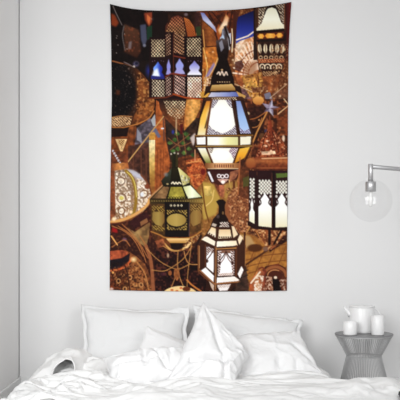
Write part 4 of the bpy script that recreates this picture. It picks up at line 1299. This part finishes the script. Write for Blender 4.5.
def pillow(name, TL, TR, BR, BL, thick, m, label, seed, flange=0.0, creases=(), amp=1.0, belly=0.0, side=(1.0, 1.0), n=120, puff=0.42):
    """a stuffed case between four corner points; front faces the camera"""
    A, B, C, D = [np.array(at(*q)) for q in (TL, TR, BR, BL)]
    ctr = (A + B + C + D) / 4
    nr = np.cross((B + C - A - D), (D + C - A - B))
    nr = nr / np.linalg.norm(nr)
    if nr[1] > 0:
        nr = -nr                                           # towards the camera
    wid = np.linalg.norm(B + C - A - D) / 2
    hei = np.linalg.norm(D + C - A - B) / 2
    uu = np.linspace(-1, 1, n)
    uu = np.sign(uu) * (1 - (1 - np.abs(uu)) ** 1.25)
    U, V = np.meshgrid(uu, uu)
    # the seams draw in between the corners
    u2 = U * (1 - 0.055 * (1 - V ** 2) * np.abs(U) ** 3)
    v2 = V * (1 - 0.075 * (1 - U ** 2) * np.abs(V) ** 3)
    u2 = u2 + 0.012 * np.abs(U) ** 4 * np.sin(9 * V + seed) * np.sign(U)
    v2 = v2 + 0.016 * np.abs(V) ** 4 * np.sin(8 * U + 2 * seed) * np.sign(V)
    s, t = ((u2 + 1) / 2)[..., None], ((v2 + 1) / 2)[..., None]
    base = (A * (1 - s) + B * s) * (1 - t) + (D * (1 - s) + C * s) * t - ctr
    fat = ((1 - np.abs(U) ** 2.4) * (1 - np.abs(V) ** 2.4)).clip(0) ** puff
    fat = fat * (1 + belly * V)
    x, y = U * wid / 2, V * hei / 2
    edge = np.maximum(np.abs(U), np.abs(V))
    wr = 0.017 * (ridge(x * 5 + seed, y * 5.5, seed) - 0.5) + 0.007 * (ridge(x * 12, y * 10 + seed, seed + 3) - 0.5) + 0.0015 * (ridge(x * 34, y * 34, seed + 5) - 0.5)
    # puckers that run in from the seams and corners
    pk = 0.006 * np.sin(58 * x + 5 * np.sin(9 * x + seed)) * np.clip((np.abs(V) - 0.45) / 0.5, 0, 1) ** 2 * (1 - np.abs(V) ** 8)
    pk = pk + 0.006 * np.sin(52 * y + 5 * np.sin(8 * y + seed)) * np.clip((np.abs(U) - 0.5) / 0.5, 0, 1) ** 2 * (1 - np.abs(U) ** 8)
    for sx in (-1, 1):
        for sy in (-1, 1):
            dx, dy = U - sx, V - sy
            r = np.hypot(dx, dy)
            pk = pk + 0.007 * np.sin(9 * np.arctan2(dy, dx) + seed + sx) * np.exp(-(r / 0.55) ** 2) * np.clip(r / 0.3, 0, 1)
    cr = np.zeros_like(U)
    for (u0, v0, u1, v1, dep, wd) in creases:
        ex, ey = u1 - u0, v1 - v0
        q = np.clip(((U - u0) * ex + (V - v0) * ey) / (ex * ex + ey * ey), 0, 1)
        dd = np.hypot(U - u0 - q * ex, V - v0 - q * ey)
        cr = cr - dep * np.exp(-(dd / wd) ** 2) * (1 - 0.5 * np.abs(2 * q - 1) ** 2)
    soft = fat ** 0.6
    front = base + nr * (thick * side[0] * fat + amp * soft * (wr + pk) + soft * cr)[..., None]
    back = base - nr * (thick * side[1] * fat + 0.6 * amp * soft * (wr[:, ::-1] + pk))[..., None]
    # weld the two sheets along the seam
    N = n * n
    idx = np.arange(N).reshape(n, n)
    rim = np.zeros((n, n), bool)
    rim[0] = rim[-1] = True
    rim[:, 0] = rim[:, -1] = True
    back_id = np.where(rim, idx, 0)
    inner = np.argwhere(~rim)
    back_id[tuple(inner.T)] = N + np.arange(len(inner))
    verts = np.vstack([front.reshape(-1, 3), back[~rim]])
    f1 = np.stack([idx[:-1, :-1], idx[1:, :-1], idx[1:, 1:], idx[:-1, 1:]], -1).reshape(-1, 4)
    f2 = np.stack([back_id[:-1, :-1], back_id[:-1, 1:], back_id[1:, 1:], back_id[1:, :-1]], -1).reshape(-1, 4)
    me = bpy.data.meshes.new(name)
    me.from_pydata(verts.tolist(), [], np.vstack([f1, f2]).tolist())
    me.update()
    root = empty(name, tuple(ctr), label, 'pillow', 'pillows on the bed')
    link('pillowcase', me, m, root, True)
    # flat border or plain piped seam round the case
    if flange:
        ring = np.concatenate([base[0, :-1], base[:-1, -1], base[-1, :0:-1], base[:0:-1, 0]])
        ru = np.concatenate([U[0, :-1], U[:-1, -1], U[-1, :0:-1], U[:0:-1, 0]])
        rv = np.concatenate([V[0, :-1], V[:-1, -1], V[-1, :0:-1], V[:0:-1, 0]])
        out = ring / np.array(np.linalg.norm(ring, axis=1))[:, None]
        ax = (B + C - A - D); ax = ax / np.linalg.norm(ax)
        ay = (A + B - C - D); ay = ay / np.linalg.norm(ay)
        ox = np.clip((np.abs(ru) - 0.9) / 0.1, 0, 1) * np.sign(ru)
        oy = -np.clip((np.abs(rv) - 0.9) / 0.1, 0, 1) * np.sign(rv)
        outd = ox[:, None] * ax + oy[:, None] * ay
        rows = []
        k = np.arange(len(ring))
        corner = np.clip((np.minimum(np.abs(ru), np.abs(rv)) - 0.72) / 0.28, 0, 1)
        wave = (4.2 * (fbm(ring[:, 0] * 13 + seed, ring[:, 2] * 13 + 3 * seed, 51) - 0.43)) * (0.45 + 2.2 * corner)
        for q in (-0.15, 0.25, 0.6, 1.0):
            rows.append(ring + outd * flange * q * (1 + 0.12 * wave[:, None]) + nr * (0.011 * wave * max(q, 0))[:, None])
        G = np.stack(rows)
        G = np.concatenate([G, G[:, :1]], 1)
        fl = link('flange', grid_mesh('flange', G), m, root, True)
        so = fl.modifiers.new('cloth', 'SOLIDIFY')
        so.thickness = 0.004
        so.offset = 0
    else:
        ring = np.concatenate([base[0, :-1], base[:-1, -1], base[-1, :0:-1], base[:0:-1, 0]])
        bm = bmesh.new()
        pts = [Vector(p) for p in ring[::2]]
        add_tube(bm, pts + [pts[0]], 0.0032, 6)
        from_bm('piping', bm, m, root, True)
    return root


mattress()
duvet()
pillow('pillow', (84, 308, 6.12), (185, 313, 6.12), (186, 368, 5.90), (85, 366, 5.90), 0.085, M_GREYLINEN,
       'large pale pillow with a flat border, on the wall at the corner end', 2, 0.026, amp=0.5)
pillow('pillow', (197, 309, 6.12), (299, 323, 6.12), (295, 368, 5.90), (197, 362, 5.90), 0.08, M_GREYLINEN,
       'large pale pillow with a flat border, behind the plump cushion by the wire table', 5, 0.028, amp=0.5)
pillow('pillow', (146, 326, 5.82), (206, 349, 5.82), (196, 378, 5.62), (132, 366, 5.62), 0.05, M_LINEN,
       'bright white pillow with one pointed corner up, wedged between standing and lying pillows', 8, amp=0.6)
pillow('pillow', (222, 339, 5.76), (299, 331, 5.78), (324, 376, 5.52), (229, 381, 5.42), 0.085, M_LINEN,
       'plump white cushion nearest the wire side table, leaning on a bordered pillow', 11, amp=1.2,
       creases=((0.05, 0.95, 0.15, 0.45, 0.035, 0.09), (0.60, -0.1, 0.92, 0.7, 0.028, 0.09), (-0.55, 0.95, -0.4, 0.5, 0.03, 0.09), (0.45, 0.95, 0.5, 0.6, 0.03, 0.07)))
pillow('pillow', (203, 303, 5.62), (249, 355, 5.42), (233, 388, 5.16), (164, 386, 5.12), 0.085, M_LINEN,
       'white pillow standing upright in the middle with a peaked top corner and pinched crease', 14, amp=1.35,
       creases=((0.40, 0.15, -0.55, 0.45, 0.060, 0.075), (-0.75, -0.9, 0.40, 0.10, 0.030, 0.10), (0.45, 0.15, 0.70, 0.95, 0.030, 0.09), (-0.2, 0.5, -0.6, 0.95, 0.03, 0.08)))
pillow('pillow', (104, 359, 5.34), (184, 348, 5.40), (196, 384, 5.20), (110, 387, 5.16), 0.095, M_LINEN,
       'plump white pillow lying flat in front of the others with its creased side out', 17, amp=1.6,
       creases=((-0.75, 0.0, 0.3, -0.15, 0.030, 0.09), (0.25, -0.75, 0.40, 0.5, 0.038, 0.07), (0.0, -0.8, -0.1, 0.3, 0.024, 0.07), (0.6, -0.6, 0.5, 0.6, 0.024, 0.08)))


def blanket():
    n, k = 60, 50
    s, t = np.meshgrid(np.linspace(0, 1, n), np.linspace(0, 1, k))
    X = 1.03 + 0.16 * s
    Y = -1.62 - 0.42 * t
    Z = 0.305 - 0.9 * np.clip(s - 0.6, 0, 1) ** 1.5 - 0.05 * np.clip(0.2 - s, 0, 1) + 0.022 * (ridge(X * 14, Y * 14, 41) - 0.5) + 0.004 * np.sin(150 * Y + 40 * X)
    o = link('blanket', grid_mesh('blanket', np.stack([X, Y, Z], -1)), M_WOOL, None, True)
    so = o.modifiers.new('thick', 'SOLIDIFY')
    so.thickness = 0.02
    so.offset = -1
    tag(o, 'dark grey blanket peeking out past the edge of the white duvet', 'blanket')


blanket()

# ---------------------------------------------------------------- wire side table and what stands on it
TD = 5.9
TC = at(363.9, 333.3, TD)
TX, TY, TZ = TC.x, TC.y, TC.z
KP = TD / FOC
side_table = empty('side_table', (TX, TY, 0), 'hourglass side table of grey wire rods beside the bed', 'side table')
r_top, r_waist = 28.9 * KP, 17.2 * KP
z_waist = CAM_Z - (355.8 - VPY) * KP
r_base = 29.0 * KP
bm = bmesh.new()
add_lathe(bm, [(0, TZ - 0.009), (r_top - 0.002, TZ - 0.009), (r_top, TZ - 0.007), (r_top, TZ - 0.002), (r_top - 0.002, TZ), (0, TZ)], 72)
from_bm('table_top', bm, M_TOP, side_table)
for nm, rr, zz, th in (('top_ring', r_top - 0.006, TZ - 0.013, 0.005), ('waist_ring', r_waist - 0.003, z_waist, 0.0045), ('base_ring', r_base, 0.006, 0.006)):
    bm = bmesh.new()
    add_lathe(bm, [(rr + th * math.cos(a), zz + th * math.sin(a)) for a in [2 * math.pi * k / 8 for k in range(8)]], 72, closed=True)
    from_bm(nm, bm, M_WIRE, side_table, True)
NW = 72
bm = bmesh.new()
add_tube(bm, [(r_top - 0.006, 0, TZ - 0.013), (r_waist + 0.001, 0, z_waist + 0.004), (r_waist + 0.001, 0, z_waist - 0.004), (r_base, 0, 0.006)], 0.0021, 6)
rod0 = from_bm('wire_rod', bm, M_WIRE, side_table, True)
for k in range(1, NW):
    c = rod0.copy()
    COL.objects.link(c)
    c.parent = side_table
    c.rotation_euler.z = 2 * math.pi * k / NW


def on_table(px, d):
    p = at(px, 334, d)
    return (p.x, p.y, TZ + 0.001)


# the jug
JD = 5.95
KJ = JD / FOC
jl = on_table(361.8, JD)
jug = empty('jug', jl, 'white enamel jug with a lid, spout and wire handle, behind the two cups', 'jug')
rj = 12.4 * KJ
hj = 26.6 * KJ
bm = bmesh.new()
add_lathe(bm, [(0, 0), (rj * 0.94, 0), (rj * 0.985, 0.006), (rj, 0.02), (rj, hj * 0.93), (rj * 0.985, hj * 0.945), (rj * 0.9, hj * 0.945), (0, hj * 0.945)], 64)
from_bm('jug_body', bm, M_ENAMEL, jug, True)
bm = bmesh.new()
add_lathe(bm, [(0, hj * 0.948), (rj * 0.9, hj * 0.948), (rj * 1.02, hj * 0.952), (rj * 1.03, hj * 0.985), (rj * 0.99, hj * 1.0), (rj * 0.5, hj * 1.008), (0, hj * 1.01)], 64)
from_bm('lid', bm, M_ENAMEL, jug, True)
bm = bmesh.new()
add_tube(bm, [(-rj * 0.92, 0, hj * 0.64), (-rj * 1.05, 0, hj * 0.72), (-rj * 1.25, 0, hj * 0.84), (-rj * 1.46, 0, hj * 0.965)], [0.017, 0.014, 0.011, 0.0085], 20)
from_bm('spout', bm, M_ENAMEL, jug, True)
bm = bmesh.new()
add_tube(bm, [(rj * 0.95, 0, hj * 0.93), (rj * 1.12, 0, hj * 0.885), (rj * 1.32, 0, hj * 0.80), (rj * 1.46, 0, hj * 0.70), (rj * 1.45, 0, hj * 0.56), (rj * 1.3, 0, hj * 0.42), (rj * 0.97, 0, hj * 0.30)], 0.0045, 12)
from_bm('handle', bm, M_ENAMEL, jug, True)


def cup(px, d, r, h, label, rnd):
    o = empty('cup', on_table(px, d), label, 'cup', 'white cups on the side table')
    bm = bmesh.new()
    t = 0.0035
    add_lathe(bm, [(0, 0), (r - rnd, 0), (r - 0.3 * rnd, 0.3 * rnd), (r, rnd), (r, h - 0.002), (r - t * 0.5, h), (r - t, h - 0.002), (r - t, rnd), (r - rnd - t, 0.006), (0, 0.006)], 48)
    from_bm('cup_body', bm, M_ENAMEL, o, True)


cup(350.3, 5.80, 6.9 * 5.80 / FOC, 13.4 * 5.8 / FOC, 'short white cup in front of the jug, on the spout side', 0.008)
cup(377.7, 5.80, 6.4 * 5.80 / FOC, 19.4 * 5.8 / FOC, 'tall white tumbler in front of the jug, on the handle side', 0.005)

# ---------------------------------------------------------------- wall lamp with a clear globe
LD = 5.5
KL = LD / FOC
lc = at(370.7, 200.5, LD)
lamp = empty('wall_lamp', (lc.x, lc.y, lc.z), 'nickel swing arm wall lamp with a clear glass globe above the side table', 'wall lamp')
z_of = lambda py: (200.5 - py) * KL
bm = bmesh.new()
rt = 2.45 * KL
add_lathe(bm, [(0, z_of(164)), (rt - 0.001, z_of(164)), (rt, z_of(164) - 0.001), (rt, z_of(183)), (0, z_of(183))], 32)
from_bm('stem', bm, M_CHROME, lamp, True)
bm = bmesh.new()
rc = 5.3 * KL
add_lathe(bm, [(0, z_of(181.6)), (rc - 0.002, z_of(181.6)), (rc, z_of(181.6) - 0.002), (rc, z_of(191.4)), (rc - 0.003, z_of(191.6)), (0, z_of(191.6))], 40)
from_bm('socket_collar', bm, M_CHROME, lamp, True)
arm_z = z_of(166.6)
wall_pt = Vector((1.86 - lc.x, -0.03 - lc.y, arm_z))
bm = bmesh.new()
dirv = Vector((wall_pt.x, wall_pt.y, 0)).normalized()
add_tube(bm, [Vector((0, 0, arm_z)) + dirv * 0.0, wall_pt], 0.0132, 16)
from_bm('swing_arm', bm, M_CHROME, lamp, True)
bm = bmesh.new()
for v in bmesh.ops.create_cone(bm, cap_ends=True, segments=40, radius1=0.055, radius2=0.055, depth=0.022)['verts']:
    v.co = Vector((wall_pt.x + v.co.x, -0.0125 - lc.y + v.co.z, arm_z + v.co.y))
from_bm('wall_plate', bm, M_CHROME, lamp)
bm = bmesh.new()
add_tube(bm, [wall_pt, wall_pt + Vector((0, 0.02, 0))], 0.016, 16)
from_bm('pivot', bm, M_CHROME, lamp, True)

gm = bpy.data.materials.new('clear_glass')
gm.use_nodes = True
nt = gm.node_tree
nt.nodes.clear()
out = nt.nodes.new('ShaderNodeOutputMaterial')
mix = nt.nodes.new('ShaderNodeMixShader')
tr = nt.nodes.new('ShaderNodeBsdfTransparent')
tr.inputs[0].default_value = (0.985, 0.985, 0.985, 1)
gl = nt.nodes.new('ShaderNodeBsdfGlossy')
gl.inputs['Roughness'].default_value = 0.01
lw = nt.nodes.new('ShaderNodeLayerWeight')
lw.inputs['Blend'].default_value = 0.5
pw = nt.nodes.new('ShaderNodeMath')
pw.operation = 'POWER'
pw.inputs[1].default_value = 4.0
ma = nt.nodes.new('ShaderNodeMath')
ma.operation = 'MULTIPLY_ADD'
ma.inputs[1].default_value = 0.14
ma.inputs[2].default_value = 0.045
nt.links.new(lw.outputs['Facing'], pw.inputs[0])
nt.links.new(pw.outputs[0], ma.inputs[0])
nt.links.new(ma.outputs[0], mix.inputs[0])
nt.links.new(tr.outputs[0], mix.inputs[1])
nt.links.new(gl.outputs[0], mix.inputs[2])
nt.links.new(mix.outputs[0], out.inputs[0])
RG = 21.3 * KL
prof = []
a0 = math.asin(min(1, (rc * 0.96) / RG))
for k in range(41):
    a = a0 + (math.pi - a0) * k / 40
    prof.append((RG * math.sin(a) if k < 40 else 0, RG * math.cos(a)))
bm = bmesh.new()
add_lathe(bm, prof, 72)
gob = from_bm('glass_globe', bm, gm, lamp, True)
bm = bmesh.new()
add_lathe(bm, [(0, z_of(191.6)), (0.011, z_of(191.8)), (0.011, z_of(194)), (0.013, z_of(196.5)), (0.0155, z_of(200)), (0.0145, z_of(203.5)), (0.009, z_of(206)), (0, z_of(207))], 32)
from_bm('bulb', bm, mat('frosted_bulb', (0.86, 0.86, 0.85), 0.3), lamp, True)
